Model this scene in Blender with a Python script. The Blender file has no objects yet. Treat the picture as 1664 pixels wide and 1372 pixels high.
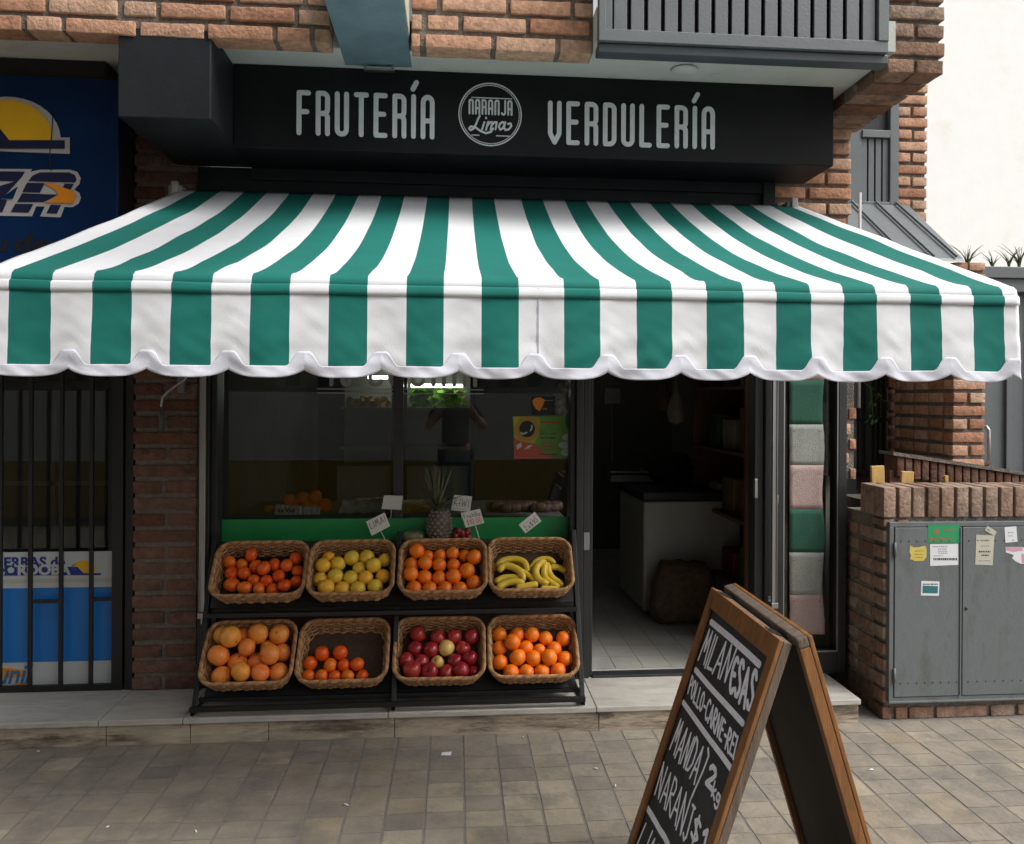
import bpy, bmesh, math, random
from mathutils import Vector, Matrix, noise
random.seed(7)
S = bpy.context.scene
COL = S.collection
R = math.radians
PI = math.pi

# ------------------------------------------------------------------ camera
FPX, CX, CY = 1400.0, 870.0, 645.0          # focal length and principal point in photo pixels (1664 x 1372)
TH, RO = R(5.27), R(0.3)
CAM = Vector((0, -4.35, 1.55))
AR = Vector((math.cos(TH), -math.sin(TH), 0)); AF = Vector((math.sin(TH), math.cos(TH), 0)); AU = Vector((0, 0, 1))
cam = bpy.data.cameras.new('camera'); camo = bpy.data.objects.new('camera', cam); COL.objects.link(camo)
cam.sensor_width = 36; cam.sensor_fit = 'HORIZONTAL'; cam.lens = FPX / 1664 * 36
cam.shift_x = (832 - CX) / 1664; cam.shift_y = (CY - 686) / 1664
cam.clip_start = 0.02; cam.clip_end = 500
c0 = AR * math.cos(RO) + AU * math.sin(RO); c1 = -AR * math.sin(RO) + AU * math.cos(RO); c2 = -AF
camo.matrix_world = Matrix(((c0.x, c1.x, c2.x, CAM.x), (c0.y, c1.y, c2.y, CAM.y), (c0.z, c1.z, c2.z, CAM.z), (0, 0, 0, 1)))
S.camera = camo

# ------------------------------------------------------------------ world, sun, exposure
W = bpy.data.worlds.new('World'); S.world = W; W.use_nodes = True
wn, wl = W.node_tree.nodes, W.node_tree.links
bg = wn['Background']; sky = wn.new('ShaderNodeTexSky'); sky.sky_type = 'NISHITA'; sky.sun_disc = False
SUN_EL, SUN_ROT = R(52), R(120)
sky.sun_elevation = SUN_EL; sky.sun_rotation = SUN_ROT; sky.dust_density = 6; sky.air_density = 1.0; sky.ozone_density = 1.0
hs = wn.new('ShaderNodeHueSaturation'); hs.inputs['Saturation'].default_value = 0.12
wl.new(sky.outputs[0], hs.inputs['Color']); wl.new(hs.outputs[0], bg.inputs[0]); bg.inputs[1].default_value = 0.15
sl = bpy.data.lights.new('sun', 'SUN'); sl.energy = 1.5; sl.angle = R(30); sl.color = (1, .96, .9)
so = bpy.data.objects.new('sun', sl); COL.objects.link(so)
sdir = Vector((math.sin(SUN_ROT) * math.cos(SUN_EL), math.cos(SUN_ROT) * math.cos(SUN_EL), math.sin(SUN_EL)))
so.rotation_euler = (-sdir).to_track_quat('-Z', 'Y').to_euler(); so.location = (3, -6, 9)
S.view_settings.view_transform = 'Standard'; S.view_settings.look = 'None'; S.view_settings.exposure = 0.48

# ------------------------------------------------------------------ pixel <-> place helpers (used to read sizes off known planes)
def ray(px, py):
    dx, dy = (px - CX) / FPX, (py - CY) / FPX
    x = dx * math.cos(RO) + dy * math.sin(RO); y = dx * math.sin(RO) - dy * math.cos(RO)
    return AF + AR * x + AU * y
def P(px, py, Y):
    r = ray(px, py); return CAM + r * ((Y - CAM.y) / r.y)
def PZ(px, py, Z):
    r = ray(px, py); return CAM + r * ((Z - CAM.z) / r.z)
def PP(px, py, p0, n):
    r = ray(px, py); return CAM + r * ((p0 - CAM).dot(n) / r.dot(n))
def PXW(px, Y): return P(px, 650, Y).x

# ------------------------------------------------------------------ materials
MATS = {}
def mat(name, col, rough=.6, metal=0., var=.12, scale=12., col2=None, bump=0., bscale=80., spec=.5, rnd=None, objrand=None,
        stretch=(1, 1, 1), detail=4., dirt=None, dirt_scale=3., emit=None, coat=0., sss=0.):
    if name in MATS: return MATS[name]
    m = bpy.data.materials.new(name); m.use_nodes = True; MATS[name] = m
    N, L = m.node_tree.nodes, m.node_tree.links
    b = N['Principled BSDF']; b.inputs['Roughness'].default_value = rough; b.inputs['Metallic'].default_value = metal
    b.inputs['Specular IOR Level'].default_value = spec
    if coat: b.inputs['Coat Weight'].default_value = coat; b.inputs['Coat Roughness'].default_value = .2
    tc = N.new('ShaderNodeTexCoord'); mp = N.new('ShaderNodeMapping'); mp.inputs['Scale'].default_value = stretch
    L.new(tc.outputs['Object'], mp.inputs[0])
    nz = N.new('ShaderNodeTexNoise'); nz.inputs['Scale'].default_value = scale; nz.inputs['Detail'].default_value = detail
    nz.inputs['Roughness'].default_value = .65
    L.new(mp.outputs[0], nz.inputs['Vector'])
    cr = N.new('ShaderNodeValToRGB'); cr.color_ramp.elements[0].position = .3; cr.color_ramp.elements[1].position = .7
    a = [min(1, c * (1 - var)) for c in col]; c2 = col2 or [min(1, c * (1 + var)) for c in col]
    cr.color_ramp.elements[0].color = (*a, 1); cr.color_ramp.elements[1].color = (*c2, 1)
    L.new(nz.outputs['Fac'], cr.inputs[0]); out = cr.outputs[0]
    if rnd or objrand:
        if rnd:
            at = N.new('ShaderNodeAttribute'); at.attribute_name = 'rnd'; src = at.outputs['Fac']; stops = rnd
        else:
            oi = N.new('ShaderNodeObjectInfo'); src = oi.outputs['Random']; stops = objrand
        r2 = N.new('ShaderNodeValToRGB')
        while len(r2.color_ramp.elements) < len(stops): r2.color_ramp.elements.new(.5)
        for e, (p, c) in zip(r2.color_ramp.elements, stops): e.position = p; e.color = (*c, 1)
        L.new(src, r2.inputs[0])
        mx = N.new('ShaderNodeMix'); mx.data_type = 'RGBA'; mx.blend_type = 'MULTIPLY'; mx.inputs[0].default_value = 1
        L.new(out, mx.inputs[6]); L.new(r2.outputs[0], mx.inputs[7]); out = mx.outputs[2]
    if dirt:
        n2 = N.new('ShaderNodeTexNoise'); n2.inputs['Scale'].default_value = dirt_scale; n2.inputs['Detail'].default_value = 8
        n2.inputs['Roughness'].default_value = .7
        L.new(mp.outputs[0], n2.inputs['Vector'])
        r3 = N.new('ShaderNodeValToRGB'); r3.color_ramp.elements[0].position = dirt[1]; r3.color_ramp.elements[1].position = dirt[2]
        r3.color_ramp.elements[0].color = (0, 0, 0, 1); r3.color_ramp.elements[1].color = (1, 1, 1, 1)
        L.new(n2.outputs['Fac'], r3.inputs[0])
        m2 = N.new('ShaderNodeMix'); m2.data_type = 'RGBA'; L.new(r3.outputs[0], m2.inputs[0])
        L.new(out, m2.inputs[6]); m2.inputs[7].default_value = (*dirt[0], 1); out = m2.outputs[2]
    L.new(out, b.inputs['Base Color'])
    if emit: b.inputs['Emission Color'].default_value = (*emit[0], 1); b.inputs['Emission Strength'].default_value = emit[1]
    if sss: b.inputs['Subsurface Weight'].default_value = sss; b.inputs['Subsurface Radius'].default_value = (.01, .006, .003)
    if bump:
        n3 = N.new('ShaderNodeTexNoise'); n3.inputs['Scale'].default_value = bscale; n3.inputs['Detail'].default_value = 5
        L.new(mp.outputs[0], n3.inputs['Vector'])
        bp = N.new('ShaderNodeBump'); bp.inputs['Strength'].default_value = bump; bp.inputs['Distance'].default_value = .01
        L.new(n3.outputs['Fac'], bp.inputs['Height']); L.new(bp.outputs[0], b.inputs['Normal'])
        rr = N.new('ShaderNodeMapRange'); rr.inputs[3].default_value = max(0, rough - .08); rr.inputs[4].default_value = min(1, rough + .1)
        L.new(n3.outputs['Fac'], rr.inputs[0]); L.new(rr.outputs[0], b.inputs['Roughness'])
    return m

def glass_mat(name, tint=(.86, .9, .88), ior=1.5):
    m = bpy.data.materials.new(name); m.use_nodes = True; N, L = m.node_tree.nodes, m.node_tree.links
    N.remove(N['Principled BSDF']); o = N['Material Output']
    f = N.new('ShaderNodeFresnel'); f.inputs['IOR'].default_value = ior
    g = N.new('ShaderNodeBsdfGlossy'); g.inputs['Roughness'].default_value = .0
    t = N.new('ShaderNodeBsdfTransparent'); t.inputs[0].default_value = (*tint, 1)
    mx = N.new('ShaderNodeMixShader'); L.new(f.outputs[0], mx.inputs[0]); L.new(t.outputs[0], mx.inputs[1]); L.new(g.outputs[0], mx.inputs[2])
    L.new(mx.outputs[0], o.inputs[0]); return m

BR = [(0, (.62, .5, .45)), (.25, (.92, .84, .78)), (.6, (1, 1, 1)), (.85, (1.0, 1.12, 1.15)), (1, (.68, .66, .64))]
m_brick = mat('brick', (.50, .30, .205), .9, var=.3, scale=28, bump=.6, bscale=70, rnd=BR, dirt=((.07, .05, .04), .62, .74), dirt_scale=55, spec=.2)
m_mortar = mat('mortar', (.19, .16, .135), .95, var=.3, scale=40, bump=.9, bscale=120, spec=.15)
m_brick_old = mat('weathered_brick', (.30, .2, .15), .92, var=.3, scale=25, bump=.6, bscale=70, rnd=BR, dirt=((.085, .07, .06), .5, .72), dirt_scale=9, spec=.2)
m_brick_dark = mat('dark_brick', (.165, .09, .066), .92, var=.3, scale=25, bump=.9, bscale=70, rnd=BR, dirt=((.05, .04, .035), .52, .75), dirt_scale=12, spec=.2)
m_soffit = mat('soffit_plaster', (.52, .53, .5), .9, var=.06, scale=4, bump=.2, bscale=60, dirt=((.3, .3, .28), .6, .85), dirt_scale=2.5)
m_charcoal = mat('charcoal_paint', (.019, .021, .025), .5, var=.15, scale=5, bump=.08, bscale=150, dirt=((.035, .035, .036), .55, .85), dirt_scale=4, spec=.25)
m_fascia = mat('fascia_paint', (.0085, .009, .011), .5, var=.2, scale=3, bump=.06, bscale=120, dirt=((.016, .016, .017), .5, .9), dirt_scale=2, spec=.2)
m_frame = mat('dark_steel_frame', (.022, .023, .025), .4, var=.2, scale=8, bump=.1, bscale=150)
m_alu = mat('brushed_aluminium', (.4, .4, .4), .38, 1., var=.1, scale=30, bump=.08, bscale=200, stretch=(1, 1, .1))
m_letter = mat('sign_lettering', (.62, .665, .68), .5, var=.06, scale=30)
m_greymetal = mat('grey_painted_metal', (.125, .14, .146), .45, var=.08, scale=4, bump=.1, bscale=90, dirt=((.1, .11, .115), .55, .8), dirt_scale=5)
m_cabinet = mat('cabinet_paint', (.125, .14, .145), .5, var=.1, scale=5, bump=.14, bscale=90, dirt=((.075, .075, .07), .5, .74), dirt_scale=5, stretch=(1.6, 1, .7))
m_beam = mat('blue_grey_steel', (.19, .29, .34), .42, .25, var=.22, scale=4, bump=.1, bscale=60, dirt=((.3, .32, .33), .58, .85), dirt_scale=5)
m_cream = mat('cream_paint', (.93, .92, .9), .7, var=.02, scale=6, dirt=((.8, .7, .5), .56, .8), dirt_scale=.8)
m_white_fab = mat('white_canvas', (.7, .71, .735), .85, var=.03, scale=3, bump=.12, bscale=400, spec=.25, dirt=((.56, .56, .56), .58, .85), dirt_scale=4)
m_green_fab = mat('green_canvas', (.009, .145, .12), .8, var=.06, scale=4, bump=.12, bscale=400, spec=.25, dirt=((.02, .16, .13), .55, .85), dirt_scale=6)
m_trim = mat('white_binding', (.6, .61, .67), .8, var=.03, scale=8, bump=.15, bscale=300, spec=.25)
m_marble = mat('stained_marble', (.42, .40, .36), .45, var=.18, scale=5, stretch=(1.2, 4, 6), bump=.12, bscale=60, dirt=((.2, .18, .155), .55, .8), dirt_scale=6)
m_riser = mat('travertine_riser', (.4, .33, .25), .6, var=.28, scale=5, stretch=(1, 3, 7), bump=.25, bscale=50, dirt=((.105, .08, .058), .47, .62), dirt_scale=2.6, detail=7)
TL = [(0, (.74, .73, .74)), (.25, (.93, .91, .88)), (.5, (1, .97, .92)), (.7, (1.03, .95, .82)), (.85, (.92, .92, .94)), (1, (1.3, 1.25, 1.1))]
m_tile = mat('pavement_tile', (.232, .207, .174), .72, var=.16, scale=7, bump=.45, bscale=45, rnd=TL, dirt=((.125, .115, .102), .47, .72), dirt_scale=4.2, spec=.35)
m_grout = mat('tile_grout', (.165, .152, .134), .9, var=.2, scale=30)
m_asphalt = mat('asphalt', (.05, .05, .052), .9, var=.2, scale=60, bump=.5, bscale=150)
m_black = mat('black_iron', (.009, .009, .01), .45, var=.2, scale=20, bump=.15, bscale=120)
m_bluesign = mat('blue_sign_vinyl', (.0015, .0185, .075), .4, var=.1, scale=3, spec=.25, dirt=((.003, .028, .075), .5, .9), dirt_scale=3)
m_yellow = mat('yellow_vinyl', (.75, .42, .01), .45, var=.06, scale=6)
m_navy = mat('navy_vinyl', (.008, .012, .05), .45, var=.1)
m_offwhite = mat('offwhite_vinyl', (.42, .41, .4), .5, var=.05)
m_orange_v = mat('orange_vinyl', (.7, .24, .01), .45, var=.05)
m_poster_w = mat('poster_white', (.47, .5, .5), .4, var=.05, scale=3)
m_poster_b = mat('poster_blue', (.008, .155, .5), .4, var=.08, scale=3)
m_glass = glass_mat('window_glass')
m_glass_d = glass_mat('dark_window_glass', (.5, .54, .52))
m_wick = mat('wicker', (.36, .215, .105), .6, var=.4, scale=35, bump=.3, bscale=150, rnd=[(0, (.6, .55, .5)), (.5, (1, .9, .8)), (1, (1.4, 1.25, 1.1))])
m_wickdark = mat('wicker_base', (.07, .04, .025), .8, var=.3, scale=40, bump=.5, bscale=90)
m_green_p = mat('green_board', (.006, .24, .06), .45, var=.12, scale=4)
m_paper = mat('white_card', (.6, .6, .56), .7, var=.05, scale=10)
m_ink = mat('black_ink', (.02, .02, .025), .7)
m_redink = mat('red_ink', (.5, .02, .03), .7)
m_wood = mat('stained_wood', (.23, .098, .03), .5, var=.3, scale=6, stretch=(6, 6, .7), bump=.2, bscale=50, dirt=((.09, .04, .016), .5, .8), dirt_scale=5, detail=6)
m_wood_grey = mat('weathered_wood', (.12, .088, .064), .75, var=.35, scale=6, stretch=(6, 6, .7), bump=.4, bscale=60, dirt=((.2, .16, .12), .55, .8), dirt_scale=8)
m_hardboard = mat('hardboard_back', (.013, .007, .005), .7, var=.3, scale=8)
m_board = mat('chalkboard', (.022, .024, .026), .7, var=.2, scale=5, dirt=((.06, .06, .068), .5, .85), dirt_scale=4)
m_chalk = mat('chalk_paint', (.86, .85, .92), .8, var=.08, scale=35, dirt=((.6, .6, .68), .58, .85), dirt_scale=60)

# ------------------------------------------------------------------ mesh builder
BASE = {}
def tag(o, label=None, cat=None, group=None, kind=None):
    if label: o['label'] = label
    if cat: o['category'] = cat
    if group: o['group'] = group
    if kind: o['kind'] = kind
    return o
def root(name, loc, label, cat, group=None):
    o = bpy.data.objects.new(name, None); COL.objects.link(o); o.location = loc; o.empty_display_size = .1
    BASE[o.name] = Vector(loc); return tag(o, label, cat, group)

class MB:
    def __init__(s): s.v = []; s.f = []; s.m = []; s.sm = []; s.r = []
    def add(s, vs, fs, m=0, smooth=False, rnd=.5, M=None):
        o = len(s.v)
        for p in vs:
            p = Vector(p); s.v.append(M @ p if M else p); s.r.append(rnd)
        for f in fs: s.f.append([i + o for i in f]); s.m.append(m); s.sm.append(smooth)
    def box(s, x0, x1, y0, y1, z0, z1, m=0, rnd=.5, M=None):
        s.add([(x0, y0, z0), (x1, y0, z0), (x1, y1, z0), (x0, y1, z0), (x0, y0, z1), (x1, y0, z1), (x1, y1, z1), (x0, y1, z1)],
              [(0, 3, 2, 1), (4, 5, 6, 7), (0, 1, 5, 4), (1, 2, 6, 5), (2, 3, 7, 6), (3, 0, 4, 7)], m, False, rnd, M)
    def prism(s, pts, d, m=0, M=None, rnd=.5):      # planar polygon pts (3D) extruded by vector d
        n = len(pts); pts = [Vector(p) for p in pts]; d = Vector(d)
        s.add(pts + [p + d for p in pts], [list(range(n)), list(range(2 * n - 1, n - 1, -1))] + [[i, i + n, (i + 1) % n + n, (i + 1) % n] for i in range(n)], m, False, rnd, M)
    def bar(s, a, b, w, h=None, m=0, up=(0, 0, 1), rnd=.5):  # rectangular bar a->b
        a, b = Vector(a), Vector(b); h = h or w; d = (b - a).normalized(); u = Vector(up)
        if abs(d.dot(u)) > .95: u = Vector((0, 1, 0))
        x = d.cross(u).normalized() * (w / 2); y = x.cross(d).normalized() * (h / 2)
        s.add([a - x - y, a + x - y, a + x + y, a - x + y, b - x - y, b + x - y, b + x + y, b - x + y],
              [(0, 1, 2, 3), (7, 6, 5, 4), (0, 4, 5, 1), (1, 5, 6, 2), (2, 6, 7, 3), (3, 7, 4, 0)], m, False, rnd)
    def tube(s, pts, r, n=8, m=0, closed=False, rnd=.5, M=None):
        pts = [Vector(p) for p in pts]; k = len(pts); rs = r if isinstance(r, (list, tuple)) else [r] * k
        vs = []; prev = None
        for i, p in enumerate(pts):
            a = pts[i - 1] if (i > 0 or closed) else p; b = pts[(i + 1) % k] if (i < k - 1 or closed) else p
            d = (b - a); d = d.normalized() if d.length > 1e-9 else Vector((0, 0, 1))
            if prev is None:
                u = Vector((0, 0, 1)) if abs(d.z) < .9 else Vector((1, 0, 0)); x = d.cross(u).normalized()
            else:
                x = prev - d * prev.dot(d); x = x.normalized() if x.length > 1e-6 else d.orthogonal().normalized()
            prev = x; y = d.cross(x)
            for j in range(n):
                t = 2 * PI * j / n; vs.append(p + (x * math.cos(t) + y * math.sin(t)) * rs[i])
        fs = []
        for i in range(k if closed else k - 1):
            i2 = (i + 1) % k
            for j in range(n): j2 = (j + 1) % n; fs.append((i * n + j, i * n + j2, i2 * n + j2, i2 * n + j))
        if not closed: fs += [list(range(n))[::-1], [(k - 1) * n + j for j in range(n)]]
        s.add(vs, fs, m, True, rnd, M)
    def lathe(s, prof, n=20, m=0, M=None, rnd=.5):   # prof (r,z)
        vs = []; fs = []
        for r, z in prof:
            for j in range(n): t = 2 * PI * j / n; vs.append((r * math.cos(t), r * math.sin(t), z))
        for i in range(len(prof) - 1):
            for j in range(n): j2 = (j + 1) % n; fs.append((i * n + j, i * n + j2, (i + 1) * n + j2, (i + 1) * n + j))
        fs += [list(range(n))[::-1], [(len(prof) - 1) * n + j for j in range(n)]]
        s.add(vs, fs, m, True, rnd, M)
    def build(s, name, mats, parent=None, bev=0, seg=2, base=True, solid=0):
        me = bpy.data.meshes.new(name)
        off = Vector((0, 0, 0))
        if parent is not None: off = BASE.get(parent.name, off)
        elif base and s.v:
            xs = [p.x for p in s.v]; ys = [p.y for p in s.v]; zs = [p.z for p in s.v]
            off = Vector(((min(xs) + max(xs)) / 2, (min(ys) + max(ys)) / 2, min(zs)))
        me.from_pydata([p - off for p in s.v], [], s.f)
        mats = mats if isinstance(mats, (list, tuple)) else [mats]
        for m in mats: me.materials.append(m)
        me.polygons.foreach_set('material_index', s.m); me.polygons.foreach_set('use_smooth', s.sm)
        at = me.attributes.new('rnd', 'FLOAT', 'POINT'); at.data.foreach_set('value', s.r)
        me.validate(); me.update()
        o = bpy.data.objects.new(name, me); COL.objects.link(o)
        if parent is not None: o.parent = parent; BASE[o.name] = off
        else: o.location = off; BASE[o.name] = off
        if solid: md = o.modifiers.new('solid', 'SOLIDIFY'); md.thickness = solid; md.offset = 0
        if bev: md = o.modifiers.new('bev', 'BEVEL'); md.width = bev; md.segments = seg; md.limit_method = 'ANGLE'; md.angle_limit = R(40); md.harden_normals = False
        return o

def rbox_template(h, r, nx):
    """rounded box surface as (verts, faces); h half sizes"""
    axes = []
    for k in range(3):
        a = h[k]; rr = min(r, a * .9); cnt = nx[k]
        inner = [-(a - rr) + 2 * (a - rr) * i / cnt for i in range(cnt + 1)]
        axes.append([-a, -a + rr * .35] + inner + [a - rr * .35, a])
    n = [len(a) for a in axes]; idx = {}; vs = []; fs = []
    def vid(i, j, k):
        if (i, j, k) not in idx:
            q = Vector((axes[0][i], axes[1][j], axes[2][k])); inn = Vector([max(-(h[t] - r), min(h[t] - r, q[t])) for t in range(3)])
            d = q - inn; q2 = inn + d.normalized() * r if d.length > 1e-9 else q
            idx[(i, j, k)] = len(vs); vs.append(q2)
        return idx[(i, j, k)]
    for ax in range(3):
        b, c = (ax + 1) % 3, (ax + 2) % 3
        for side in (0, n[ax] - 1):
            for i in range(n[b] - 1):
                for j in range(n[c] - 1):
                    q = []
                    for (di, dj) in ((0, 0), (1, 0), (1, 1), (0, 1)):
                        t = [0, 0, 0]; t[ax] = side; t[b] = i + di; t[c] = j + dj; q.append(vid(*t))
                    fs.append(q if side else q[::-1])
    return vs, fs
_bc = {}
def add_brick(mb, M, l, d, h, m=0, rough=.0026, r=.005):
    key = (round(l, 2), round(d, 2), round(h, 3))
    if key not in _bc: _bc[key] = rbox_template((key[0] / 2, key[1] / 2, key[2] / 2), r, (max(2, int(l / .04)), 2, 2))
    vs, fs = _bc[key]; o = Vector((random.random() * 50, random.random() * 50, random.random() * 50))
    sx, sy, sz = l / key[0], d / key[1], h / key[2]
    out = []
    for p in vs:
        q = Vector((p.x * sx, p.y * sy, p.z * sz)); w = noise.noise_vector(q * 22 + o) * rough + noise.noise_vector(q * 70 + o) * rough * .5
        out.append(q + w)
    mb.add(out, fs, m, True, random.random(), M)
def brick_rows(mb, org, U, N, ulen, z0, z1, depth=.11, pitch=.078, bh=.057, full=.262, half=.125, joint=.02, mode='random', m=0, skip=None, prot=.0):
    """courses of bricks; org: corner at u=0, U along, N outward; outer brick faces on the plane through org"""
    U, N = Vector(U).normalized(), Vector(N).normalized(); Z = Vector((0, 0, 1)); z = z0; k = 0
    while z + bh * .6 < z1:
        hh = min(bh, z1 - z)
        segs = []
        if mode == 'pier':
            if k % 2: segs = [(0, ulen)]
            else: w = (ulen - joint) / 2 + random.uniform(-.01, .01); segs = [(0, w), (w + joint, ulen)]
        else:
            u = -random.random() * full
            while u < ulen:
                w = half if random.random() < .3 else full
                w *= random.uniform(.95, 1.04); a, b = max(0, u), min(ulen, u + w)
                if b - a > .03: segs.append((a, b))
                u += w + joint * random.uniform(.8, 1.3)
        for a, b in segs:
            if skip and skip(a, b, z): continue
            pr = random.uniform(-.005, .005) + prot
            c = Vector(org) + U * ((a + b) / 2) + N * (pr - depth / 2); c.z = z + hh / 2 + random.uniform(-.002, .002)
            rt = Matrix(((U.x, -N.x, 0, c.x), (U.y, -N.y, 0, c.y), (0, 0, 1, c.z), (0, 0, 0, 1)))
            rt = rt @ Matrix.Rotation(random.uniform(-.008, .008), 4, 'Y')
            add_brick(mb, rt, b - a, depth, hh * random.uniform(.96, 1.02), m)
        z += pitch; k += 1

# ------------------------------------------------------------------ lettering made of round-ended strokes
def arc(cx, cy, rx, ry, a0, a1, n=8):
    return [(cx + rx * math.cos(R(a0 + (a1 - a0) * i / n)), cy + ry * math.sin(R(a0 + (a1 - a0) * i / n))) for i in range(n + 1)]
w_ = .225; h_ = w_ / 2
SIGN = {
 'F': (w_, [[(w_, 1), (0, 1), (0, 0)], [(0, .53), (w_ * .85, .53)]]),
 'R': (w_, [[(0, 0), (0, 1)] + arc(h_, .89, h_, .11, 90, 0) + arc(h_, .6, h_, .1, 0, -90) + [(0, .5)], arc(h_, .4, h_, .1, 90, 0) + [(w_, 0)]]),
 'U': (w_, [[(0, 1)] + arc(h_, .12, h_, .12, 180, 360) + [(w_, 1)]]),
 'T': (w_ * 1.1, [[(0, 1), (w_ * 1.1, 1)], [(w_ * .55, 1), (w_ * .55, 0)]]),
 'E': (w_, [[(w_, 1), (0, 1), (0, 0), (w_, 0)], [(0, .53), (w_ * .85, .53)]]),
 'Í': (0, [[(0, 0), (0, 1)], [(-.02, 1.19), (.07, 1.36)]]),
 'I': (0, [[(0, 0), (0, 1)]]),
 'A': (w_, [[(0, 0)] + arc(h_, .86, h_, .14, 180, 0) + [(w_, 0)], [(0, .4), (w_, .4)]]),
 'V': (w_, [[(0, 1), (0, .22), (h_, 0), (w_, .22), (w_, 1)]]),
 'D': (w_, [[(0, 0), (0, 1)] + arc(h_, .88, h_, .12, 90, 0) + arc(h_, .12, h_, .12, 0, -90) + [(0, 0)]]),
 'L': (w_ * .9, [[(0, 1), (0, 0), (w_ * .9, 0)]]),
 'N': (w_, [[(0, 0)] + arc(h_, .88, h_, .12, 180, 0) + [(w_, 0)]]),
 'J': (w_, [arc(h_, .13, h_, .13, 200, 360) + [(w_, 1)]]),
 'C': (w_, [arc(h_, .87, h_, .13, 0, 180) + arc(h_, .13, h_, .13, 180, 360)]),
 'O': (w_, [arc(h_, .87, h_, .13, 0, 180) + arc(h_, .13, h_, .13, 180, 360) + [(w_, .87)]]),
}
HAND = {
 'M': (.46, [[(0, 0), (.1, 1), (.22, .35), (.34, 1), (.46, 0)]]), 'I': (.04, [[(.02, 0), (.02, 1)]]), 'L': (.3, [[(.02, 1), (0, 0), (.3, .03)]]),
 'A': (.4, [[(0, 0), (.2, 1), (.4, 0)], [(.08, .33), (.34, .36)]]), 'N': (.38, [[(0, 0), (.04, 1), (.32, .02), (.38, 1)]]),
 'E': (.3, [[(.3, .97), (.03, 1), (0, 0), (.3, .02)], [(.02, .52), (.24, .54)]]),
 'e': (.32, [arc(.2, .5, .2, .5, 60, 310, 12), [(.02, .5), (.26, .52)]]),
 'S': (.32, [[(.3, .85), (.22, .98), (.1, .98), (.03, .85), (.05, .68), (.16, .54), (.28, .4), (.31, .2), (.22, .03), (.08, .02), (0, .14)]]),
 'P': (.3, [[(0, 0), (.02, 1), (.2, .98), (.3, .82), (.26, .6), (.02, .5)]]), 'O': (.34, [arc(.17, .5, .17, .5, 90, 450, 14)]),
 'C': (.32, [arc(.2, .5, .2, .5, 50, 310, 12)]), 'R': (.34, [[(0, 0), (.02, 1), (.2, .98), (.3, .8), (.24, .58), (.02, .5), (.34, 0)]]),
 '-': (.22, [[(.02, .48), (.2, .5)]]), 'D': (.36, [[(0, 0), (.02, 1), (.2, .94), (.34, .7), (.34, .3), (.2, .05), (0, 0)]]),
 '2': (.32, [[(.02, .8), (.1, .97), (.24, .95), (.3, .75), (.22, .5), (0, .03), (.32, .04)]]), '1': (.12, [[(0, .75), (.12, 1), (.1, 0)]]),
 '5': (.32, [[(.32, 1), (.05, .98), (.02, .58), (.2, .6), (.31, .4), (.27, .1), (.12, .0), (0, .1)]]),
 '0': (.3, [arc(.15, .5, .15, .5, 90, 450, 12)]), '$': (.3, [[(.28, .8), (.15, .92), (.03, .75), (.15, .5), (.28, .3), (.14, .08), (0, .2)], [(.15, 1.05), (.14, -.08)]]),
 'K': (.32, [[(0, 0), (.02, 1)], [(.3, 1), (.02, .45), (.32, 0)]]), 'k': (.26, [[(0, 0), (.01, .95)], [(.22, .6), (.02, .3), (.26, 0)]]),
 'g': (.26, [arc(.13, .33, .12, .25, 20, 380, 10), [(.25, .55), (.26, -.2), (.12, -.4), (0, -.28)]]),
 'x': (.26, [[(0, .55), (.26, 0)], [(.25, .58), (0, -.02)]]), 'W': (.46, [[(0, 1), (.12, 0), (.23, .7), (.34, 0), (.46, 1)]]),
 '!': (.04, [[(.03, 1), (.02, .3)], [(.02, .08), (.02, .02)]]), 'J': (.3, [[(.1, 1), (.3, 1)], [(.22, 1), (.22, .15), (.12, 0), (0, .12)]]),
 'F': (.3, [[(.3, 1), (0, .98), (.02, 0)], [(.01, .55), (.24, .55)]]), 'r': (.2, [[(.02, .6), (.02, 0)], [(.02, .4), (.1, .58), (.2, .55)]]),
 'u': (.26, [[(0, .6), (.02, .1), (.12, 0), (.24, .15), (.24, .6), (.26, 0)]]), 't': (.2, [[(.1, .9), (.1, .05), (.2, .02)], [(0, .6), (.2, .6)]]),
 'i': (.04, [[(.02, .6), (.02, 0)], [(.02, .82), (.02, .86)]]), 'l': (.04, [[(.02, 1), (.02, 0)]]), 'a': (.26, [arc(.12, .3, .12, .28, 30, 360, 10) + [(.25, .6), (.26, 0)]]),
 ')': (.2, [[(.02, 1.1), (.2, .95), (.16, .5), (.0, -.35)]]), ' ': (.15, []), '.': (.04, [[(.01, 0), (.03, .02)]]), ',': (.04, [[(.03, .05), (0, -.1)]]),
}
_lift = [0]
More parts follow.
